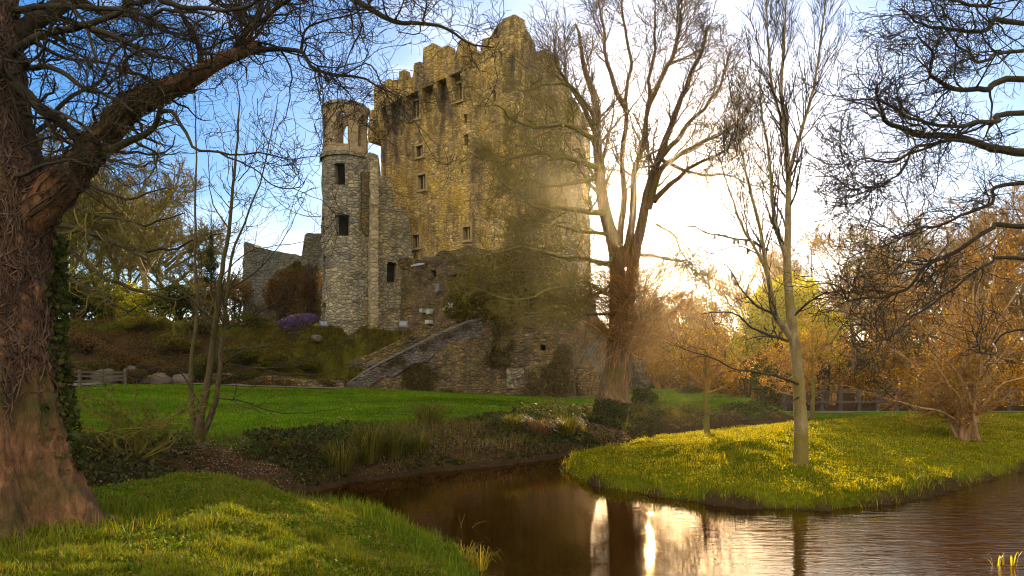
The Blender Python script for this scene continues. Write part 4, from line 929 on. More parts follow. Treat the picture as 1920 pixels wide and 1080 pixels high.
part('trunk', join(tubes(*trk, 14), tubes(SP, SR, 8)), B_DARK, tI_)
part('crown', join(tubes(*c1, 4), tubes(*c2, 3), tubes(*c3, 3)), B_DARK, tI_)

# ---------------- generic bare tree (background)
def bare_tree(label, x, y, H, spread, mat, seed, r0=.25, group=None, name='bare_tree', twig=None, nl=0, cols=None, lsize=.1, first=.3, dens=1.0, wig=.2, zf=g1, cat='tree', twigm=None, upt=.08, lname='young_leaves', nst=5):
    rg = np.random.default_rng(seed); b = np.array([x, y, zf(x, y) - .1]); t = thing(name, label, cat, b, group); twig = twig or y * .00042
    q = [(np.array([b, b + [rg.normal(0, .2), rg.normal(0, .2), H * .3], b + [rg.normal(0, .5), rg.normal(0, .5), H * .62], b + [rg.normal(0, .8), rg.normal(0, .8), H * .95]]), r0, r0 * .12)]
    for k in range(nst):
        a = rg.random() * 2 * pi; h = rg.uniform(first, .6) * H; e = np.array([cos(a), sin(a), 0]) * spread * rg.uniform(.55, 1)
        s0 = b + [0, 0, h]; q.append((np.array([s0, s0 + e * .35 + [0, 0, H * .12], s0 + e * .75 + [0, 0, H * .22], s0 + e + [0, 0, rg.uniform(.25, .4) * H]]), r0 * .5, r0 * .08))
    SP, SR = stems(q, 20, kink=.25)
    c1 = grow(SP, SR, 11 * dens, (H * .13, H * .27), (25, 65), .3, 1, 8, wig, upt, .45, .3, twig * 1.6, rg)
    c2 = grow(*c1, 6, (H * .06, H * .14), (25, 60), .12, 1, 6, wig, upt * .5, .6, .4, twig, rg)
    c3 = grow(*c2, 3.2 * dens, (H * .03, H * .07), (25, 60), .15, 1, 4, wig, upt * .4, .65, .5, twig * .8, rg)
    part('trunk', tubes(SP, SR, 8), mat, t); part('crown', join(tubes(*c1, 4), tubes(*c2, 3), tubes(*c3, 3)), twigm or mat, t)
    if nl:
        pts = along(c3[0], nl, rg) + rg.normal(0, .08, (nl, 3)); part(lname, leaves(pts, rg.uniform(.6, 1.3, nl) * lsize, palette(nl, cols, rg), rg), DRYL, t)
    return t
def at(px, d): return (px - CX) / F * d
GOLDL = [(.28, .21, .015), (.36, .26, .02), (.20, .15, .015), (.42, .31, .02)]
# sunlit trees beyond the upper lawn, left
for k, (px, d, H, sp_, m_, lb) in enumerate([(218, 66, 14.5, 6, B_PALE, 'pale mossy tree with a straight trunk, between the old trunk and the conifer'), (272, 61, 14, 6, B_PALE, 'pale forked mossy tree nearest to the dark conifer'), (140, 70, 16, 8, B_MOSS, 'dusky tangled tree rising over the round dark bush'), (85, 60, 17, 8, B_MOSS, 'tall bare tree filling the gap right behind the old trunk'),
   (180, 82, 17, 8, B_MOSS, 'far olive tree between the pale trees and the round bush'), (310, 78, 13, 7, B_MOSS, 'far olive tree just left of the conifer'), (240, 90, 17, 8, B_MOSS, 'farthest olive tree between the two pale trees'), (120, 92, 18, 9, B_MOSS, 'farthest dusky tree over the round dark bush'), (370, 92, 9, 6, B_MOSS, 'low far tree behind the conifer')]):
    bare_tree(lb, at(px, d), d, H, sp_, m_, 301 + k, .36, 'trees beyond the upper lawn', nst=8, twigm=B_MOSS, dens=1.35, nl=900, cols=GOLDL, lsize=.14)
# dark limbs of a spreading tree on the left bank between mound and lawn
r = np.random.default_rng(107); bK = np.array([at(40, 27), 27., 0]); bK[2] = g1(*bK[:2])
tK_ = thing('spreading_tree', 'dark spreading tree with long low limbs on the lawn behind the old trunk', 'tree', bK)
q = [(np.vstack([bK[None], PP([(45, 600), (50, 480), (60, 380), (70, 250)], 27)]), .32, .12)]
for seq in ([(50, 520), (110, 512), (170, 545), (240, 585), (270, 570)], [(52, 480), (120, 470), (200, 520), (280, 552), (360, 560), (400, 545)], [(55, 430), (140, 425), (220, 462), (330, 465), (420, 440)], [(60, 380), (130, 385), (200, 402), (280, 418), (350, 398)], [(60, 350), (130, 330), (230, 370), (320, 350)], [(65, 300), (150, 290), (250, 310), (310, 300)], [(52, 470), (100, 440), (180, 440), (260, 480), (300, 520)], [(60, 400), (0, 350), (-80, 330), (-150, 350)]):
    q.append((PP(seq, (27, 24.5)), .12, .018))
SP, SR = stems(q, 26, kink=.16)
c1 = grow(SP, SR, 14, (1.0, 2.8), (30, 70), .2, 1, 10, .24, .02, .5, .3, .016, r); c2 = grow(*c1, 6, (.5, 1.3), (30, 65), .12, 1, 8, .26, .02, .6, .4, .009, r); c3 = grow(*c2, 3.5, (.2, .55), (30, 65), .15, 1, 5, .26, .02, .65, .5, .006, r)
part('trunk', tubes(SP, SR, 9), B_DARK, tK_); part('crown', join(tubes(*c1, 4), tubes(*c2, 3), tubes(*c3, 3)), B_MOSS, tK_)

# ---------------- wooded hillside on the right
rw = np.random.default_rng(400)
RUS = [(.38, .25, .008), (.30, .18, .010), (.44, .33, .010), (.20, .12, .012)]
wood = [(1215, 72, 11, 0), (1270, 64, 8.5, 0), (1330, 75, 12, 1), (1395, 80, 13, 1), (1420, 62, 8, 0), (1460, 86, 15, 2), (1520, 78, 14, 1), (1560, 66, 11, 0), (1600, 85, 15, 2), (1650, 70, 13.5, 1), (1695, 62, 13, 2), (1735, 78, 17, 1),
 (1780, 64, 14, 0), (1830, 72, 17, 2), (1880, 60, 14, 1), (1925, 68, 17, 0), (1985, 62, 15, 1), (2060, 66, 16, 2), (1360, 58, 6, 0), (1500, 56, 7.5, 0), (1620, 54, 8.5, 0), (1720, 52, 8.5, 0), (1850, 50, 9, 1), (1930, 52, 10, 0)]
how = ['russet leafy', 'bare brown', 'tall grey twiggy']
import itertools
wl = ['low russet bush-like tree right beside the big forked trunk', 'low russet tree left of the yellow-green tree under the mossy ridge', 'brown bare tree on the hill between big tree and slim tree', 'rounded brown tree on the skyline left of the slim tree', 'small golden tree just left of the yellow-green tree',
 'tall grey tree on the skyline behind the slim tree', 'brown tree on the skyline just right of the slim tree', 'russet tree behind the thin sapling', 'tall grey skyline tree in the middle of the right wood', 'brown tree on the hill above the long fence', 'grey twiggy tree above the left half of the russet bush', 'tall brown tree highest on the hill above the russet bush',
 'russet tree standing right behind the many-stemmed bush', 'tall grey tree behind the right side of the many-stemmed bush', 'brown tree near the right edge behind the fence', 'tall russet tree cut by the right edge', 'brown tree beyond the right edge', 'grey tree farthest beyond the right edge', 'knee-high golden tree in the dip left of the dark conifer', 'small russet tree under the yellow-green tree', 'small russet tree behind the fence, right of the slim tree', 'small golden tree behind the fence at the left of the bush', 'brown tree close behind the fence at the bush', 'small russet tree behind the fence at the right edge']
for k, (px, d, H, kind) in enumerate(wood):
    sk = np.interp(px, [1200, 1260, 1330, 1400, 1500, 1600, 1700, 1800, 1950], [535, 525, 515, 480, 450, 420, 395, 375, 350]); H = min(H * (1.25 if px > 1450 and d > 58 else 1), CZ + (HY - sk) / F * d - g1(at(px, d), d)); H = max(H, 4) if kind < 3 else H
    nl = (2000, 1100, 200)[kind]
    bare_tree(wl[k], at(px, d), d, H, H * .42, (B_MOSS, B_MOSS, B_GREY)[kind], 410 + k, .10 + H * .012, 'trees on the wooded hillside', nl=nl, cols=RUS if kind == 0 else GOLDL, lsize=.12, twigm=(B_RED, B_RED, B_PALE)[kind], first=.12, dens=1.15, nst=7, lname='dry_leaves')

for k, (px, d, H, m_, lb) in enumerate([(-60, 58, 14, B_MOSS, 'mossy tree on the upper lawn just beyond the left edge'), (-190, 66, 15, B_MOSS, 'mossy tree farther beyond the left edge'), (-330, 57, 13, B_GREY, 'grey tree well beyond the left edge'), (-480, 62, 14, B_MOSS, 'last mossy tree beyond the left edge'),
   (2140, 58, 13, B_MOSS, 'golden tree beyond the right edge, nearest the fence end'), (2260, 64, 15, B_GREY, 'grey tree beyond the right edge, behind the golden one'), (2400, 56, 12, B_MOSS, 'golden tree well beyond the right edge'), (2560, 62, 14, B_MOSS, 'last golden tree beyond the right edge')]):
    bare_tree(lb, at(px, d), d, H, H * .42, m_, 470 + k, .28, 'trees beyond the upper lawn' if px < 0 else 'trees on the wooded hillside', nl=1400, cols=GOLDL if px < 0 else RUS, lsize=.13, twigm=B_MOSS if px < 0 else B_RED, first=.15, nst=7, lname='dry_leaves')
# ------------------------------------------------------------------ leafy masses
def lumpy(c, rad, n, seed, lumps=9, shell=.55):
    """points through a lumpy crown: several overlapping clumps, denser near their skins"""
    rg = np.random.default_rng(seed); c = np.array(c); rad = np.array(rad)
    u = rg.normal(size=(lumps, 3)); u /= np.linalg.norm(u, axis=1, keepdims=True); cc = u * rg.uniform(.25, .72, (lumps, 1)); cr = rg.uniform(.28, .52, lumps)
    k = rg.integers(0, lumps, n); v = rg.normal(size=(n, 3)); v /= np.linalg.norm(v, axis=1, keepdims=True)
    rr = cr[k] * (shell + (1 - shell) * rg.random(n)) ** .6
    p = cc[k] + v * rr[:, None]
    return c + p * rad
def bush(name, label, cat, c, rad, n, size, cols, seed, group=None, lumps=9, stem=True, mat=None, twigm=None, up=.3):
    b = np.array([c[0], c[1], c[2] - rad[2]])
    if name in ('leafing_tree', 'dark_yew', 'ridge_thicket'): b[2] = min(b[2], g1(c[0], c[1]))
    t = thing(name, label, cat, b, group); rg = np.random.default_rng(seed + 1)
    p = lumpy(c, rad, n, seed, lumps); p[:, 2] = np.maximum(p[:, 2], max(b[2], c[2] - rad[2]) + .02)
    part('foliage', leaves(p, rg.uniform(.7, 1.3, n) * size, palette(n, cols, rg), rg, up, .55), mat or LEAF, t)
    q = [(np.array([b + [0, 0, -.1], b + (p[rg.integers(n)] - b) * .5, p[rg.integers(n)]]), max(.02, rad[0] * .05), .01) for _ in range(9)]
    SP, SR = stems(q, 8, kink=.1); c1 = grow(SP, SR, 8, (rad[0] * .4, rad[0] * .9), (25, 65), .2, 1, 6, .2, .05, .5, .3, max(.006, c[1] * .0003), rg)
    part('stems', join(tubes(SP, SR, 6), tubes(*c1, 3)), twigm or B_DARK, t); return t
GRN = [(.020, .034, .006), (.035, .052, .008), (.05, .065, .010), (.015, .022, .006)]
YEL = [(.28, .27, .008), (.36, .33, .010), (.20, .21, .010), (.11, .12, .010)]
BRN = [(.10, .055, .022), (.14, .08, .03), (.07, .04, .02), (.09, .07, .02)]
def hz(px, d): return g1(at(px, d), d)
bush('round_bush', 'dark rounded evergreen bush left behind the old tree trunk', 'bush', (at(150, 52), 52, hz(150, 52) + 2.0), (2.9, 2.2, 2.1), 15000, .16, GRN, 501, lumps=14)
bush('bright_bush', 'glowing yellow-green bush in a patch of sun on the upper lawn', 'bush', (at(212, 63), 63, hz(212, 63) + 2.4), (2.5, 1.6, 2.7), 9000, .20, YEL, 502)
bush('bright_bush', 'low yellow-green bush to the right of the glowing one', 'bush', (at(262, 60), 60, hz(262, 60) + 1.4), (2.2, 1.6, 1.6), 7000, .18, YEL, 503)
bush('round_bush', 'dark green bush below the conifer on the upper lawn', 'bush', (at(335, 60), 60, hz(335, 60) + 1.6), (3.2, 2, 1.9), 10000, .18, GRN, 504)
bush('brown_bush', 'brown twiggy bush left of the curtain wall', 'bush', (at(430, 57), 57, hz(430, 57) + 2.0), (2.6, 1.8, 2.3), 8000, .15, BRN, 505, mat=DRYL)
# ivy and dead growth against the curtain wall
bush('wall_shrub', 'tall brown climber against the dark curtain wall', 'bush', (at(535, 56.5), 56.8, hz(535, 56.5) + 2.3), (2.6, 1.0, 2.6), 9000, .14, BRN, 506, mat=DRYL)
bush('wall_shrub', 'brown dry climber in the corner beside the round tower', 'bush', (at(578, 56), 56.2, hz(575, 56) + 2.6), (1.1, .8, 3.2), 7000, .12, [(.09, .05, .022), (.07, .04, .02), (.10, .065, .02)], 507, mat=DRYL)
bush('wall_shrub', 'olive ivy clump hanging on the middle of the curtain wall', 'bush', (at(548, 58), 58.4, hz(548, 57) + 4.4), (1.3, .6, 1.6), 5000, .13, [(.08, .075, .01), (.05, .055, .01)], 508)
bush('heather_bush', 'low purple flowering heather in front of the round tower', 'bush', (at(552, 50.5), 50.5, hz(552, 50.5) + .45), (2.1, 1.0, .75), 8000, .10, [(.12, .07, .26), (.16, .10, .32), (.08, .05, .13), (.07, .06, .05)], 509)
# conifer
r = np.random.default_rng(510); cx_ = at(396, 60); zc = hz(396, 60); con = thing('conifer', 'small dark pointed conifer left of the curtain wall', 'tree', (cx_, 60, zc))
part('trunk', tubes(np.array([[[cx_, 60, zc + h] for h in np.linspace(0, 7.4, 8)]]), np.linspace(.14, .02, 8)[None], 7), B_DARK, con)
n = 9000; hh = r.random(n) ** 1.3; a = r.random(n) * 2 * pi; tier = .75 + .25 * np.sin(hh * 42); rr = (1 - hh) ** .85 * 1.55 * tier * np.sqrt(r.random(n))
part('foliage', leaves(np.stack([cx_ + rr * np.cos(a), 60 + rr * np.sin(a), zc + .8 + hh * 6.8 - rr * .25], -1), r.uniform(.10, .22, n), palette(n, [(.012, .022, .008), (.02, .032, .012), (.03, .04, .012)], r), r, 0, .35), LEAF, con)

# ivy mass / leaning shrubs on the bastion
MOS = [(.075, .062, .008), (.105, .088, .010), (.05, .042, .010), (.13, .11, .013), (.08, .052, .016)]
bush('ivy_mound', 'large dull olive-brown ivy mound on the bastion under the bare limbs', 'bush', (at(972, 47.2), 47.9, 8.4), (4.3, 1.6, 4.0), 38000, .15, MOS, 520, lumps=20)
bush('ivy_mound', 'lower olive ivy mound at the left end of the bastion top', 'bush', (at(890, 48.5), 48.9, 7.4), (2.3, 1.2, 2.3), 16000, .13, MOS, 521, lumps=12)
bush('ivy_mound', 'olive ivy mound hanging over the right corner of the bastion', 'bush', (at(1050, 46.6), 47.5, 7.4), (1.8, 1.5, 2.6), 14000, .13, MOS, 522, lumps=12)
# ivy patches growing flat on the bastion face
r = np.random.default_rng(523); n = 34000
U = r.uniform(0, FBs.L, n); Vv = r.uniform(.9, 6.2, n); tb = np.array([tB(u) for u in U]); msk = (Vv < tb - .1) & (fbm(np.stack([U, Vv, U * 0], -1), .55, 91, 3) + .35 * ss((U - 3) / 3) * ss((5.4 - Vv) / 2) > .30)
U, Vv = U[msk], Vv[msk]
q = FBs(U, Vv, -r.uniform(.1, .34, len(U)))
single('wall_moss', leaves(q, r.uniform(.05, .13, len(U)), palette(len(U), [(.05, .048, .008), (.035, .03, .008), (.07, .06, .01), (.06, .04, .015)], r), r, .2, .8), LEAF, 'moss and creeping plants growing over the bastion face', 'moss', loc=(at(850, 47), 47, 1.2))
bpy.data.objects['wall_moss']['kind'] = 'stuff'
# boulder and clipped shrub right of the bastion
def rock(c, s, seed, flat=.75):
    import bmesh
    bm = bmesh.new(); bmesh.ops.create_icosphere(bm, subdivisions=4, radius=1); V = np.array([v.co[:] for v in bm.verts]); Fc = np.array([[v.index for v in f.verts] for f in bm.faces]); bm.free()
    V = np.sign(V) * np.abs(V) ** .75
    d = 1 + .28 * fbm(V, .9, seed, 3) + .06 * fbm(V, 4, seed + 5, 2); return V * d[:, None] * np.array(s) + np.array(c), [Fc]
ROCK = stone('boulder_stone', [(.035, .03, .028), (.07, .056, .048), (.05, .042, .04), (.095, .072, .052)], (.05, .04, .035), .7, (.10, .09, .02), .4, .3, .08, moss=.5)
rk = [(192, 675, 44.5, .75, .55, 'pale rounded boulder on the brown bank behind the steps'), (205, 702, 43.2, .7, .35, 'low violet-grey boulder at the bank foot beside the steps'), (248, 660, 46, .5, .65, 'upright grey stone high on the brown bank'), (300, 690, 44.8, .6, .45, 'grey boulder on the brown bank left of the young tree'),
 (345, 672, 46.3, .7, .5, 'mossy boulder behind the stems of the young tree'), (592, 628, 50, .35, .3, 'small pale stone on the grass bank below the round tower'), (172, 655, 46.5, .6, .45, 'dark boulder highest at the left of the brown bank'), (275, 672, 45.5, .5, .35, 'brown boulder beside the upright stone'), (700, 632, 51, .5, .4, 'brown mossy boulder on the grass bank below the wing wall'), (668, 655, 49.5, .6, .35, 'flat boulder low on the grass bank by the stair wall')]
for k, (px, py, d, sx_, sz_, lb) in enumerate(rk):
    X = at(px, d); V, Fc = rock((X, d, g1(X, d) + sz_ * .35), (sx_, sx_ * .8, sz_), 600 + k); single('boulder', (V, Fc), ROCK, lb, 'boulder', 'boulders on the bank')
V, Fc = rock((at(1102, 47), 47.6, 1.5), (.85, .8, 1.4), 630); single('boulder', (V, Fc), RUINS, 'tall dark mossy boulder in the hollow right of the bastion corner', 'boulder')
bush('low_shrub', 'dark grassy shrub at the foot of the big bare tree', 'bush', (at(1208, 33), 33.2, hz(1208, 33) + .3), (.85, .7, .55), 5000, .09, GRN, 640)
bush('clipped_hedge', 'small dark clipped hedge on the lawn right of the big tree', 'hedge', (at(1292, 45), 45, hz(1292, 45) + .22), (.95, .6, .3), 4000, .07, GRN, 641)
# yellow-green sunlit tree and dark conifer beneath it
t = bush('leafing_tree', 'bright yellow-green leafing tree glowing behind the slim tree', 'tree', (at(1472, 45), 45, 5.9), (3.7, 2.2, 2.8), 21000, .15, [(.34, .33, .008), (.42, .38, .010), (.25, .25, .008)], 642, lumps=14)
bush('leafing_tree', 'pale yellow-green tree touching the right side of the glowing one', 'tree', (at(1548, 47), 47, 5.0), (2.3, 1.6, 2.2), 9000, .15, [(.30, .29, .008), (.36, .33, .010), (.20, .20, .008)], 646, lumps=12)
t2 = bush('dark_yew', 'dark green yew below the yellow-green tree', 'tree', (at(1430, 44), 44, hz(1430, 44) + 1.7), (1.5, 1.2, 2.0), 9000, .13, GRN, 643)
bush('leafing_tree', 'smaller yellow-green bush to the left of the glowing tree', 'bush', (at(1402, 46), 46, 4.4), (1.4, 1.2, 1.7), 6000, .13, YEL, 644)
# mossy roof-like ridge beyond the big tree
bush('ridge_thicket', 'sunlit mossy thicket on the ridge right of the big tree', 'bush', (at(1262, 80), 80, 7.2), (5.8, 3, 5.6), 15000, .25, [(.16, .14, .012), (.10, .085, .012), (.06, .05, .012)], 645)
for k, (px, d, zz, rx, rz, lb) in enumerate([(1330, 90, 12, 6, 2.6, 'rounded thicket on the skyline left of the yellow-green tree'), (1440, 98, 13, 7, 3.0, 'brown thicket on the skyline behind the slim tree'), (1570, 96, 14, 7.5, 3.2, 'olive thicket on the skyline right of the slim tree'), (1700, 94, 15, 8, 3.4, 'wide brown thicket along the right skyline'), (1850, 92, 15, 8, 3.6, 'dense thicket on the skyline above the many-stemmed bush')]):
    bush('thicket', lb, 'bush', (at(px, d), d, g1(at(px, d), d) + rz * .8), (rx, 3.5, rz), 9000, .26, [(.11, .08, .02), (.14, .09, .025), (.08, .065, .02), (.16, .12, .02)], 650 + k, 'thickets along the ridge', mat=DRYL)
# undergrowth behind the island
for k, (px, d, rx, rz, lb) in enumerate([(1240, 55, 2.8, 2.6, 'russet undergrowth bush beside the big forked trunk'), (1310, 57, 2.8, 2.7, 'russet undergrowth bush above the clipped hedge'), (1375, 52, 2.2, 2.2, 'russet undergrowth bush left of the dark yew'), (1560, 50, 3, 2.4, 'russet undergrowth bush behind the fence, right of the slim tree'), (1665, 50, 3, 2.6, 'russet undergrowth bush behind the middle of the fence'), (1775, 49, 3, 1.9, 'russet undergrowth bush behind the many-stemmed bush'), (1890, 49, 3.2, 1.9, 'russet undergrowth bush at the right edge behind the fence')]):
    bush('undergrowth_bush', lb, 'bush', (at(px, d), d, hz(px, d) + rz * .8), (rx, 1.6, rz), 6500, .15, [(.30, .165, .012), (.20, .10, .014), (.36, .23, .014), (.12, .07, .014)], 670 + k, 'undergrowth bushes', mat=DRYL, twigm=B_RED)
# rock-garden planting on the slope under the castle
for k, (px, d, rx, rz, cs, lb) in enumerate([(140, 43.5, 1.7, .7, BRN, 'brown dead bracken bush beside the step rail'), (235, 44, 1.6, .6, BRN, 'brown dead bracken bush behind the steps'), (290, 47, 1.7, .7, BRN, 'brown bush between the bank boulders'), (395, 47.5, 1.6, .9, [(.05, .055, .008), (.08, .08, .01)], 'olive shrub on the bank behind the young tree'),
 (455, 48.5, 1.7, .9, [(.05, .055, .008), (.09, .09, .01)], 'olive shrub on the bank right of the young tree'), (515, 48, 1.5, .8, [(.06, .06, .008), (.09, .085, .01)], 'olive shrub on the bank under the heather'), (575, 48.5, 1.2, .6, [(.07, .065, .01), (.10, .085, .012)], 'yellowish shrub on the bank under the round tower'), (705, 50.5, 1.1, .7, BRN, 'rusty bush on the grass bank left of the stair wall'),
 (430, 46.8, 2.0, .5, GRN, 'low dark shrub at the foot of the bank'), (350, 46.6, 1.6, .5, GRN, 'low dark shrub at the foot of the bank near the path end'), (620, 47.5, 1.2, .45, [(.06, .05, .012), (.09, .07, .012)], 'low straw-coloured shrub left of the bastion slope'), (165, 45.5, 1.9, .9, [(.055, .045, .014), (.08, .065, .015)], 'dull olive bush above the step rail'), (225, 47.5, 2.0, 1.0, BRN, 'rusty bush near the top of the brown bank'), (330, 49, 1.8, .9, [(.07, .06, .012), (.10, .08, .012)], 'olive bush high on the bank left of the young tree'), (268, 50.5, 1.8, .7, [(.11, .10, .01), (.15, .13, .012)], 'sunlit yellow-olive bush on the bank edge'), (380, 50.5, 1.7, .8, [(.06, .055, .012), (.09, .075, .015)], 'olive bush on the bank edge behind the young tree'), (150, 48.5, 2.1, .9, [(.09, .05, .02), (.12, .07, .025)], 'red-brown bush on the bank right of the old trunk'), (470, 51.5, 1.6, .7, [(.08, .085, .01), (.05, .055, .01)], 'yellow-green shrub at the bank top left of the heather')]):
    bush('bank_shrub', lb, 'bush', (at(px, d), d, hz(px, d) + rz * .7), (rx, .9, rz), 3800, .11, cs, 690 + k, 'shrubs on the castle bank', mat=DRYL if cs is BRN else LEAF)

# ------------------------------------------------------------------ grass
def blades(x, y, z, h, wd, cols, rg, lean=.35):
    n = len(x); a = rg.random(n) * 2 * pi; b = rg.random(n) * 2 * pi; ln = np.abs(rg.normal(0, lean, n)) * h
    dx, dy = np.cos(a) * wd / 2, np.sin(a) * wd / 2; lx, ly = np.cos(b) * ln, np.sin(b) * ln
    base = np.stack([x, y, z - .01], -1); mid = base + np.stack([lx * .35, ly * .35, h * .6], -1); tip = base + np.stack([lx, ly, h * (1 - .25 * np.minimum(1, ln / h))], -1)
    o = np.stack([dx, dy, 0 * dx], -1)
    V = np.stack([base - o, base + o, mid + o * .75, mid - o * .75, tip], 1).reshape(-1, 3); k = np.arange(n)[:, None] * 5
    return V, [k + np.array([[0, 1, 2, 3]]), k + np.array([[3, 2, 4]])], np.repeat(cols, 5, 0)
def field(name, label, n, xr, yr, zf, keepf, h, wd, cs, seed, dens=None, hv=None, lean=.35, mat=GRASS, cm=None):
    rg = np.random.default_rng(seed); x = rg.uniform(*xr, n)
    y = yr[0] * (yr[1] / yr[0]) ** rg.random(n) if dens == 'log' else rg.uniform(*yr, n)
    if dens == 'log': x = x * y / yr[1]
    k = keepf(x, y); x, y = x[k], y[k]; z = zf(x, y)
    hh = rg.uniform(*h, len(x)) * (hv(x, y) if hv else 1); c = palette(len(x), cs, rg, .22)
    if cm is not None: c = c * cm(x, y)[:, None]
    g = blades(x, y, z, hh, wd * rg.uniform(.7, 1.3, len(x)), c, rg, lean)
    o = part(name, g, mat, kind='stuff'); o['label'] = label; o['category'] = 'grass'; return o
IG = [(.16, .165, .004), (.21, .21, .004), (.11, .12, .005), (.26, .235, .006), (.18, .14, .015)]
tuft = lambda x, y: np.clip(1 + .9 * n2(x, y, 2.2, 71) + .5 * n2(x, y, 6, 72, 2), .3, 2.6)
field('island_grass', 'lush sunlit grass and low plants covering the island', 210000, (1.2, 24), (12.4, 33), lambda x, y: iz(x, y), lambda x, y: (sdist(ISLE, x, y) > .08) & (np.abs(x) < .72 * y + .6), (.03, .095), .011, IG, 701, hv=tuft, lean=.6)
field('shore_grass', 'coarse grass fringing the shore of the island', 30000, (1.0, 20), (12.3, 24), lambda x, y: iz(x, y), lambda x, y: (np.abs(sdist(ISLE, x, y) - .14) < .18), (.08, .24), .012, IG, 702, lean=.9)
MG = [(.10, .13, .006), (.115, .155, .007), (.07, .115, .006), (.14, .165, .008), (.085, .13, .006), (.17, .14, .025)]
mk = lambda x, y: (shore(x, y) > .05) & (y < medge(x) + .5) & (x < .6) & (np.abs(x) < .74 * y + .5)
field('mound_grass', 'soft grass, clover and moss on the near mound', 330000, (-10.5, .6), (3.6, 14), gz, mk, (.02, .075), .0065, MG, 703, dens='log', hv=tuft, lean=.7)
rg = np.random.default_rng(704); n = 30000; y = 3.6 * (13 / 3.6) ** rg.random(n); x = rg.uniform(-9, .6, n) * y / 13; k = mk(x, y) & (n2(x, y, 1.1, 75) > -.05); x, y = x[k], y[k]
clv = leaves(np.stack([x, y, gz(x, y) + rg.uniform(.015, .05, len(x))], -1), rg.uniform(.018, .042, len(x)), palette(len(x), [(.07, .11, .008), (.10, .13, .008), (.05, .08, .01), (.13, .13, .01)], rg), rg, 2.2, .9)
o = part('clover', clv, LEAF, kind='stuff'); o['label'] = 'round clover leaves among the grass of the near mound'; o['category'] = 'clover'
field('dry_straw', 'dry straw and dead stalks lying in the mound grass', 9000, (-8, .3), (3.6, 11), gz, lambda x, y: mk(x, y) & (n2(x, y, .8, 77) > .05), (.03, .09), .006, [(.24, .17, .07), (.30, .22, .10), (.18, .12, .05)], 705, dens='log', lean=2.2, mat=DRYL)
field('mound_edge_grass', 'longer bright grass along the water edge of the mound', 26000, (-6, .7), (5, 13.2), gz, lambda x, y: (np.abs(shore(x, y) - .35) < .42) & (y < medge(x) + .4) & (x < 1), (.09, .24), .009, [(.08, .13, .006), (.10, .16, .008), (.12, .16, .01)], 706, lean=.5)
LG = [(.055, .125, .003), (.07, .145, .004), (.04, .095, .003), (.10, .14, .005)]
bwf = bwid
field('lawn_grass', 'mown green lawn sweeping up to the castle bank', 230000, (-36, 30), (15, 50), gz, lambda x, y: (shore(x, y) > bwf(x)) & (y < yfoot(x) - .2) & ((x > -2.6) | (y > 15.2)) & (y > 14.2) & ((x < 13) | (y < 40)) & ((x < 6.5) | (y < 60)), (.03, .075), .018, LG, 707, dens='log', hv=tuft, lean=.6, cm=lambda x, y: np.clip(1 + .45 * n2(x, y, .35, 31) + .25 * n2(x, y, 1.6, 32), .4, 1.7))
field('upper_grass', 'rough yellow-green grass on the castle bank and upper lawn', 90000, (-45, -1), (46, 72), gz, lambda x, y: (y > yfoot(x) + .2) & ((x > -17) | (y > 50.5)), (.06, .22), .03, [(.085, .09, .006), (.11, .11, .008), (.06, .07, .008), (.12, .10, .02)], 708, lean=.7)
field('slope_grass', 'tussocky olive grass on the slope below the round tower', 60000, (-18, -1.5), (46, 54.5), gz, lambda x, y: (y > yfoot(x) + .1), (.08, .30), .035, [(.075, .075, .006), (.10, .09, .008), (.05, .055, .008), (.13, .105, .02), (.09, .06, .02)], 719, hv=tuft, lean=.9)
# bank: ivy cover, litter, rough grass
rg = np.random.default_rng(709); n = 420000; x = rg.uniform(-12, 13, n); y = rg.uniform(8, 38, n); s = shore(x, y)
wd_ = np.where(x < -2.6, np.maximum(bwf(x), np.where((y > medge(x) + .3) & (y < 15.6), s + .3, 0)), bwf(x))
pat = n2(x, y, .45, 79) + .3 * n2(x, y, 2, 80)
base_ = (s > .15) & (sdist(ISLE, x, y) < 0) & (y > medge(x) + .3) & (np.abs(x) < .72 * y + .5)
k = base_ & (s < wd_ + .5) & (pat > -.28 + .35 * (s < .9)); xi, yi = x[k], y[k]; si = s[k]
hgt_ = (.50 - .28 * (xi < 0)) * ss((si - .5) / 1.2) * ss((wd_[k] + .9 - si) / 1.0) * (.6 + .6 * np.clip(n2(xi, yi, .8, 82), -.8, 1)); zi = gz(xi, yi) + rg.random(len(xi)) ** .7 * (hgt_ + .08)
o = part('ivy_cover', leaves(np.stack([xi, yi, zi], -1), rg.uniform(.04, .09, len(xi)), palette(len(xi), [(.016, .026, .009), (.028, .040, .012), (.05, .055, .016), (.06, .055, .02), (.035, .03, .015)], rg), rg, .8, .85), LEAF, kind='stuff'); o['label'] = 'dark ivy and brambles covering the river bank'; o['category'] = 'ivy'
k2 = base_ & (s < wd_ + .2) & ~k; xl, yl = x[k2], y[k2]
o = part('leaf_litter', leaves(np.stack([xl, yl, gz(xl, yl) + rg.uniform(.005, .05, len(xl))], -1), rg.uniform(.03, .07, len(xl)), palette(len(xl), [(.10, .065, .04), (.15, .10, .07), (.06, .04, .025), (.20, .15, .12)], rg), rg, 1.5, .6), DRYL, kind='stuff'); o['label'] = 'brown fallen leaves on the river bank'; o['category'] = 'leaf litter'
field('bank_grass', 'rough straw and olive grass on the river bank', 70000, (-7, 10), (15, 36), gz, lambda x, y: (shore(x, y) > .15) & (shore(x, y) < bwf(x) + .6) & (n2(x, y, .6, 83) > .0) & (sdist(ISLE, x, y) < 0), (.10, .36), .012, [(.08, .075, .012), (.11, .095, .02), (.06, .065, .01), (.16, .12, .05)], 710, lean=.8)
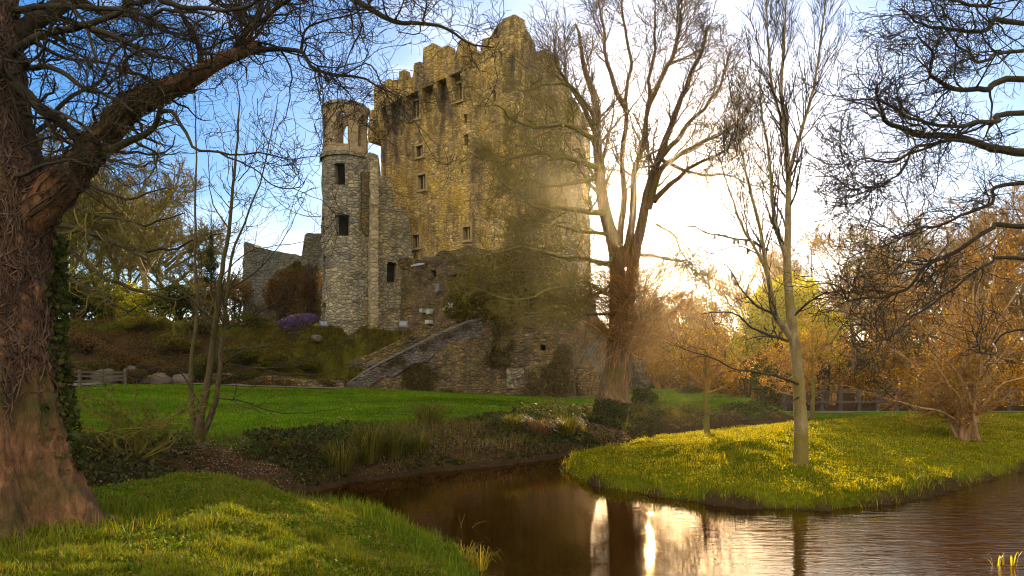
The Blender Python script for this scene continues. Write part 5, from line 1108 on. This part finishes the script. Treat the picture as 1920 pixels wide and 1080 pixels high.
rg = np.random.default_rng(711); n = 90000; x = rg.uniform(-40, -9, n); y = rg.uniform(44.5, 53.5, n); k = (y > yfoot(x) - .2) & (y < yfoot(x) + 5.8 + n2(x, y, .5, 88)) & (n2(x, y, .45, 89) + .25 * (x < -17) > -.15); x, y = x[k], y[k]
hb = (.25 + .55 * np.clip(n2(x, y, .9, 90), 0, 1))
o = part('bracken_cover', leaves(np.stack([x, y, gz(x, y) + rg.random(len(x)) * hb], -1), rg.uniform(.06, .16, len(x)), palette(len(x), [(.09, .05, .022), (.13, .075, .03), (.06, .035, .02), (.05, .045, .012), (.07, .065, .012)], rg), rg, .6, .5), DRYL, kind='stuff'); o['label'] = 'dead bracken and creeping plants on the castle bank'; o['category'] = 'bracken'
def clump(name, label, cat, x, y, z, n, h, spread, wd, cols, seed, group=None, lean=.8):
    rg = np.random.default_rng(seed); a = rg.random(n) * 2 * pi; rr = spread * np.sqrt(rg.random(n)) * .4
    bx_, by_ = x + rr * np.cos(a), y + rr * np.sin(a); hh = h * rg.uniform(.5, 1, n); out_ = spread * rg.uniform(.2, 1.3, n) * lean
    P0 = np.stack([bx_, by_, np.full(n, z - .03)], -1); d = np.stack([np.cos(a), np.sin(a), 0 * a], -1) + rg.normal(0, .25, (n, 3)) * [1, 1, 0]
    P1 = P0 + d * out_[:, None] * .3 + np.stack([0 * a, 0 * a, hh * .7], -1); P2 = P0 + d * out_[:, None] * .75 + np.stack([0 * a, 0 * a, hh], -1); P3 = P0 + d * out_[:, None] * 1.25 + np.stack([0 * a, 0 * a, hh * rg.uniform(.45, .95, n)], -1)
    o_ = np.stack([-np.sin(a), np.cos(a), 0 * a], -1) * (wd / 2)
    V = np.stack([P0 - o_, P0 + o_, P1 + o_, P1 - o_, P2 + o_ * .7, P2 - o_ * .7, P3], 1).reshape(-1, 3); k = np.arange(n)[:, None] * 7
    return single(name, (V, [k + np.array([[0, 1, 2, 3]]), k + np.array([[3, 2, 4, 5]]), k + np.array([[5, 4, 6]])], np.repeat(palette(n, cols, rg, .25), 7, 0)), GRASS, label, cat, group, loc=(x, y, z))
STR = [(.09, .085, .014), (.13, .105, .03), (.06, .07, .012), (.05, .065, .01)]
for k, (px, py, d, h, sp_, n, lb) in enumerate([(640, 880, 16.1, .75, .6, 260, 'tall arching grass tussock nearest the mound on the far bank'), (690, 870, 16.7, .95, .65, 320, 'largest straw-topped grass tussock at the water on the far bank'), (735, 865, 17.3, .85, .6, 280, 'green grass tussock right of the straw-topped one'), (785, 850, 18.2, .6, .5, 200, 'small tussock near the bend of the far bank'),
        (535, 880, 16.2, .35, .35, 160, 'small pale dead grass tuft on the leaf litter bank'), (805, 805, 21, .7, .8, 260, 'grey-green feathery tussock on the lawn edge'), (1010, 830, 21.6, .6, .6, 200, 'pinkish dry grass tussock below the lawn'), (1060, 820, 22.6, .7, .7, 220, 'straw tussock near the island tip'), (960, 820, 21.5, .5, .5, 180, 'short dry tussock half way along the bank')]):
    X = at(px, d); clump('grass_tussock', lb, 'grass tussock', X, d, g1(X, d), n, h, sp_, .014, STR if k not in (6,) else [(.12, .08, .045), (.09, .06, .03)], 720 + k, 'tussocks on the far bank')
REED = [(.30, .27, .02), (.24, .22, .02), (.18, .19, .02), (.34, .28, .06)]
clump('sedge_clump', 'yellow-green sedge clump standing in the water beside the mound', 'sedge', at(868, 8.9), 8.9, 0, 90, .34, .26, .010, REED, 740, lean=.7)
clump('sedge_clump', 'small yellow sedge clump right of the larger one by the mound', 'sedge', at(900, 8.8), 8.8, 0, 60, .32, .22, .010, REED, 741, lean=.8)
clump('sedge_clump', 'fresh green blades at the bottom edge beside the mound', 'sedge', at(850, 8.3), 8.3, 0, 60, .30, .25, .010, [(.10, .16, .01), (.14, .18, .01)], 742, lean=.5)
for k, (px, lb, n) in enumerate([(1868, 'three low yellow reed shoots in the water, leftmost', 5), (1882, 'single tall yellow reed blade in the water', 2), (1898, 'forked yellow reed shoot in the water, rightmost', 5)]):
    clump('reed_shoot', lb, 'reed', at(px, 9.0), 9.0, 0, n, (.18, .30, .24)[k], (.10, .015, .10)[k], .02, [(.42, .36, .02), (.36, .32, .02)], 745 + k, 'yellow reed shoots', .8)
# dead twig standing out of the water
xw, yw = at(868, 11.2), 11.2
tw_ = np.array([[[xw - .02, yw, -.1], [xw - .03, yw, .06], [xw - .07, yw, .2]], [[xw - .03, yw, .05], [xw, yw, .12], [xw + .03, yw, .21]], [[xw + .12, yw, -.02], [xw + .2, yw + .02, .06], [xw + .36, yw + .05, .10]]])
single('dead_twig', tubes(tw_, np.full((3, 3), .005), 4), B_GREY, 'forked dead twig sticking out of the dark water', 'twig')
# cut branch lying on the mound by the trunk
xb, yb = at(200, 6.9), 6.9
single('fallen_branch', tubes(np.array([[[xb - .12, yb, g1(xb - .12, yb) + .03], [xb, yb, g1(xb, yb) + .05], [xb + .15, yb - .03, g1(xb + .15, yb) + .04]]]), np.array([[.02, .022, .018]]), 7), B_PALE, 'short pale broken branch lying at the old tree foot', 'branch')
# twiggy bush at the left between old tree and lawn
r = np.random.default_rng(750); bb = np.array([at(245, 12.6), 12.6, 0]); bb[2] = g1(*bb[:2])
tb_ = thing('brush', 'wispy olive brushwood between the old trunk and the lawn', 'bush', bb)
SP, SR = stems([(np.array([bb, bb + [r.normal(0, .4), r.normal(0, .3), .5], bb + [r.normal(0, .9), r.normal(0, .5), r.uniform(.7, 1.5)]]), .016, .005) for _ in range(26)], 10, kink=.1)
c1 = grow(SP, SR, 9, (.25, .7), (25, 60), .15, 1, 7, .2, .03, .55, .4, .004, r); c2 = grow(*c1, 4, (.1, .3), (25, 60), .15, 1, 5, .2, 0, .6, .5, .003, r)
n = 2600; pts = along(c2[0], n, r)
part('stems', join(tubes(SP, SR, 5), tubes(*c1, 3), tubes(*c2, 3)), B_MOSS, tb_); part('foliage', leaves(pts, r.uniform(.025, .05, n), palette(n, [(.06, .06, .01), (.08, .07, .012)], r), r), LEAF, tb_)

rg = np.random.default_rng(718); n = 160000; x = rg.uniform(1.2, 22, n); y = rg.uniform(12.5, 31, n); k = (sdist(ISLE, x, y) > .12) & (np.abs(x) < .72 * y + .6) & (n2(x, y, 1.4, 96) > -.15); x, y = x[k][:45000], y[k][:45000]
o = part('clover', leaves(np.stack([x, y, iz(x, y) + rg.uniform(.03, .10, len(x))], -1), rg.uniform(.02, .045, len(x)), palette(len(x), [(.17, .165, .003), (.25, .23, .003), (.08, .095, .005), (.32, .28, .004)], rg), rg, .8, .85), LEAF, kind='stuff'); o['label'] = 'low broad-leaved plants among the island grass'; o['category'] = 'clover'
spot = lambda x, y: n2(x, y, 2.6, 95, 2) > .42
field('grass_tufts', 'taller tufts of coarse grass scattered over the island', 90000, (1.2, 24), (12.4, 33), lambda x, y: iz(x, y), lambda x, y: (sdist(ISLE, x, y) > .2) & (np.abs(x) < .72 * y + .6) & spot(x, y), (.07, .18), .011, IG + [(.10, .12, .005), (.22, .17, .03)], 716, lean=.7)
field('grass_tufts', 'taller dark and straw tufts scattered over the near mound', 70000, (-10, .4), (3.8, 12.5), gz, lambda x, y: mk(x, y) & spot(x, y), (.04, .11), .006, MG + [(.06, .09, .005), (.20, .16, .04)], 717, dens='log', lean=.8)
field('trunk_foot_grass', 'longer grass growing against the foot of the old tree', 9000, (-6.4, -2.8), (5, 8.2), gz, lambda x, y: (np.hypot(x - AX, y - dA) < 1.5) & (np.hypot(x - AX, y - dA) > .78) & mk(x, y), (.06, .22), .007, MG, 712, lean=.7)
rg = np.random.default_rng(713); n = 2600; x = rg.uniform(-25, 12, n); y = rg.uniform(16, 46, n); k = (shore(x, y) > bwf(x)) & (y < yfoot(x) - .5) & (x < 12); x, y = x[k], y[k]
o = part('fallen_leaves', leaves(np.stack([x, y, gz(x, y) + .05], -1), rg.uniform(.05, .11, len(x)), palette(len(x), [(.16, .10, .04), (.22, .15, .06), (.10, .06, .03)], rg), rg, 2.5, .7), DRYL, kind='stuff'); o['label'] = 'scattered brown leaves fallen on the lawn'; o['category'] = 'leaves'
rg = np.random.default_rng(714); n = 9000; x = rg.uniform(-10, .4, n) ; y = rg.uniform(4, 13, n); k = mk(x, y) & (n2(x, y, .9, 92) > -.1); x, y = x[k][:1500], y[k][:1500]
o = part('fallen_leaves', leaves(np.stack([x, y, gz(x, y) + rg.uniform(.02, .05, len(x))], -1), rg.uniform(.02, .05, len(x)), palette(len(x), [(.14, .08, .035), (.20, .13, .06), (.08, .05, .025)], rg), rg, 2.0, .6), DRYL, kind='stuff'); o['label'] = 'brown leaves caught in the grass of the near mound'; o['category'] = 'leaves'
rg = np.random.default_rng(715); n = 900; x = rg.uniform(-5, 12, n); y = rg.uniform(7, 21, n); k = (shore(x, y) < -.1) & (sdist(ISLE, x, y) < -.1) & ((np.abs(shore(x, y)) < .9) | (n2(x, y, .6, 93) > .35)); x, y = x[k], y[k]
V = leaves(np.stack([x, y, 0 * x + .006], -1), rg.uniform(.025, .06, len(x)), palette(len(x), [(.16, .10, .04), (.22, .16, .05), (.10, .06, .02)], rg), rg, 0, .6); V[0][:, 2] = .006 + (V[0][:, 2] - .006) * .08
o = part('floating_leaves', V, DRYL, kind='stuff'); o['label'] = 'small dead leaves floating near the river edges'; o['category'] = 'leaves'
# ------------------------------------------------------------------ rails, path, fence, signs
WOOD = plain('weathered_wood', (.07, .055, .045), .85, .2, .5, 6); PALEW = plain('pale_rail', (.085, .072, .064), .7, .3, .3, 6)
GRAV = plain('gravel', (.09, .08, .075), 1, .1, .5, 14)
pz = lambda x, y: g1(x, y)
rf = thing('step_rail', 'low wooden rail beside pale steps at the left end of the lawn', 'fence', (at(150, 38), 38, pz(at(150, 38), 38)))
A, B = np.array([at(112, 38), 38.0]), np.array([at(235, 43), 43.0])
for k, t_ in enumerate((0, .28, .62, 1.0)):
    q = A + (B - A) * t_; z = pz(*q); part('post', box((q[0], q[1], z + .45), (.13, .13, 1.0)), WOOD, rf, smooth=False)
for h in (.35, .62, .88):
    a = np.array([*A, pz(*A) + h]); b = np.array([*B, pz(*B) + h * .8]); part('rail', beam(a + [0, -.08, 0], b + [0, -.08, 0], .05, .09), PALEW, rf, smooth=False)
pth = np.array([[at(px, d), d] for px, d in ((70, 37), (130, 40.5), (200, 43.5), (260, 45.2), (420, 45.6), (640, 45.9))]); pp_ = resample(np.c_[pth, pth[:, 0] * 0], 80)
nrm_ = np.gradient(pp_, axis=0); nrm_ = np.stack([-nrm_[:, 1], nrm_[:, 0]], -1); nrm_ /= np.linalg.norm(nrm_, axis=1, keepdims=True)
Lft = pp_[:, :2] + nrm_ * .7; Rgt = pp_[:, :2] - nrm_ * .7
Vp = np.concatenate([np.c_[Lft, gz(Lft[:, 0], Lft[:, 1]) + .05], np.c_[Rgt, gz(Rgt[:, 0], Rgt[:, 1]) + .05]]); k = np.arange(79)
part('path', (Vp, [np.stack([k, k + 80, k + 81, k + 1], -1)]), GRAV, kind='structure')
Lf = [at(1075, 44), at(1125, 44)]; Vp = np.array([[Lf[0] - .3, 44.6, 0], [Lf[1] + .2, 44.6, 0], [Lf[1] + .3, 46, 0], [Lf[0], 46, 0]]); Vp[:, 2] = gz(Vp[:, 0], Vp[:, 1]) + .06
part('path', (Vp, [np.array([[0, 1, 2, 3]])]), GRAV, kind='structure')
lw = thing('kerb_wall', 'low dark wall edging the path at the foot of the bank', 'wall', (at(420, 46.6), 46.6, 1.5))
FK2 = Face((at(400, 46.4), 46.4), (at(655, 48.6), 47.2)); part('wall', slab(FK2, lines(0, FK2.L, .2), lines(.8, 3, .15), lambda u: 2.45 - u * .055 + .06 * sin(u * 2), .5, wob=.12, seed=760), RUINS, lw)
# long low fence behind the island
fn = thing('post_fence', 'long low dark fence behind the island with a pale lower rail', 'fence', (at(1480, 41.5), 41.5, hz(1480, 41.5)))
A, B = np.array([at(1470, 41.0), 41.0]), np.array([at(1960, 41.0), 41.0]); zA_ = pz(*A); zB_ = pz(*B); zf0 = CZ + (HY - 772) / F * 41
for k in range(15):
    q = A + (B - A) * k / 14; part('post', box((q[0], q[1], zf0 + .45), (.22, .2, 1.7)), plain('fence_post', (.035, .028, .026), .9) if k == 0 else bpy.data.materials['fence_post'], fn, smooth=False)
for h, m_, th_ in ((0, PALEW, .10), (.55, bpy.data.materials['fence_post'], .12), (1.1, bpy.data.materials['fence_post'], .12)):
    part('rail', beam([*A, zf0 + h - .0] + np.array([0, -.16, 0]), [*B, zf0 + h] + np.array([0, -.16, 0]), .08, th_), m_, fn, smooth=False)
part('kick_board', box(((A[0] + B[0]) / 2, 41.15, zf0 - .3), (B[0] - A[0], .06, .5)), bpy.data.materials['fence_post'], fn, smooth=False)
# information boards
def board(px, py, d, lb):
    X = at(px, d); z = pz(X, d); t = thing('info_board', lb, 'sign', (X, d, z), 'information boards'); zb = CZ + (HY - py) / F * d
    part('post', box((X, d + .05, (z + zb) / 2), (.07, .07, zb - z + .1)), WOOD, t, smooth=False)
    part('panel', box((X, d, zb), (.62, .05, .42)), plain('board_panel_%d' % px, (.09, .10, .14), .4), t, smooth=False)
    part('sheet', box((X, d - .03, zb + .02), (.44, .012, .26)), plain('board_sheet_%d' % px, (.17, .18, .23), .4), t, smooth=False)
board(607, 606, 51.2, 'small pale information board left of the round tower door'); board(756, 607, 52.3, 'small dark information board at the foot of the wing wall')
# lone thin post on the right lawn
X = at(1292, 49); single('marker_post', box((X, 49, hz(1292, 49) + .6), (.06, .06, 1.3)), WOOD, 'thin dark marker post on the lawn right of the big tree', 'post', smooth=False)
# ------------------------------------------------------------------ evening air
hm = bpy.data.materials.new('haze_air'); hm.use_nodes = True; ht = hm.node_tree; ht.nodes.clear()
ho = ht.nodes.new('ShaderNodeOutputMaterial'); hv_ = ht.nodes.new('ShaderNodeVolumePrincipled'); ht.links.new(hv_.outputs[0], ho.inputs['Volume'])
hv_.inputs['Color'].default_value = (1, .86, .62, 1); hv_.inputs['Density'].default_value = HAZE; hv_.inputs['Anisotropy'].default_value = .90
V, Fc = box((0, 187.5, 21), (560, 475, 50)); o = part('haze', (V, Fc), hm, smooth=False, kind='stuff'); o['label'] = 'thin golden evening haze glowing around the low sun'; o['category'] = 'haze'
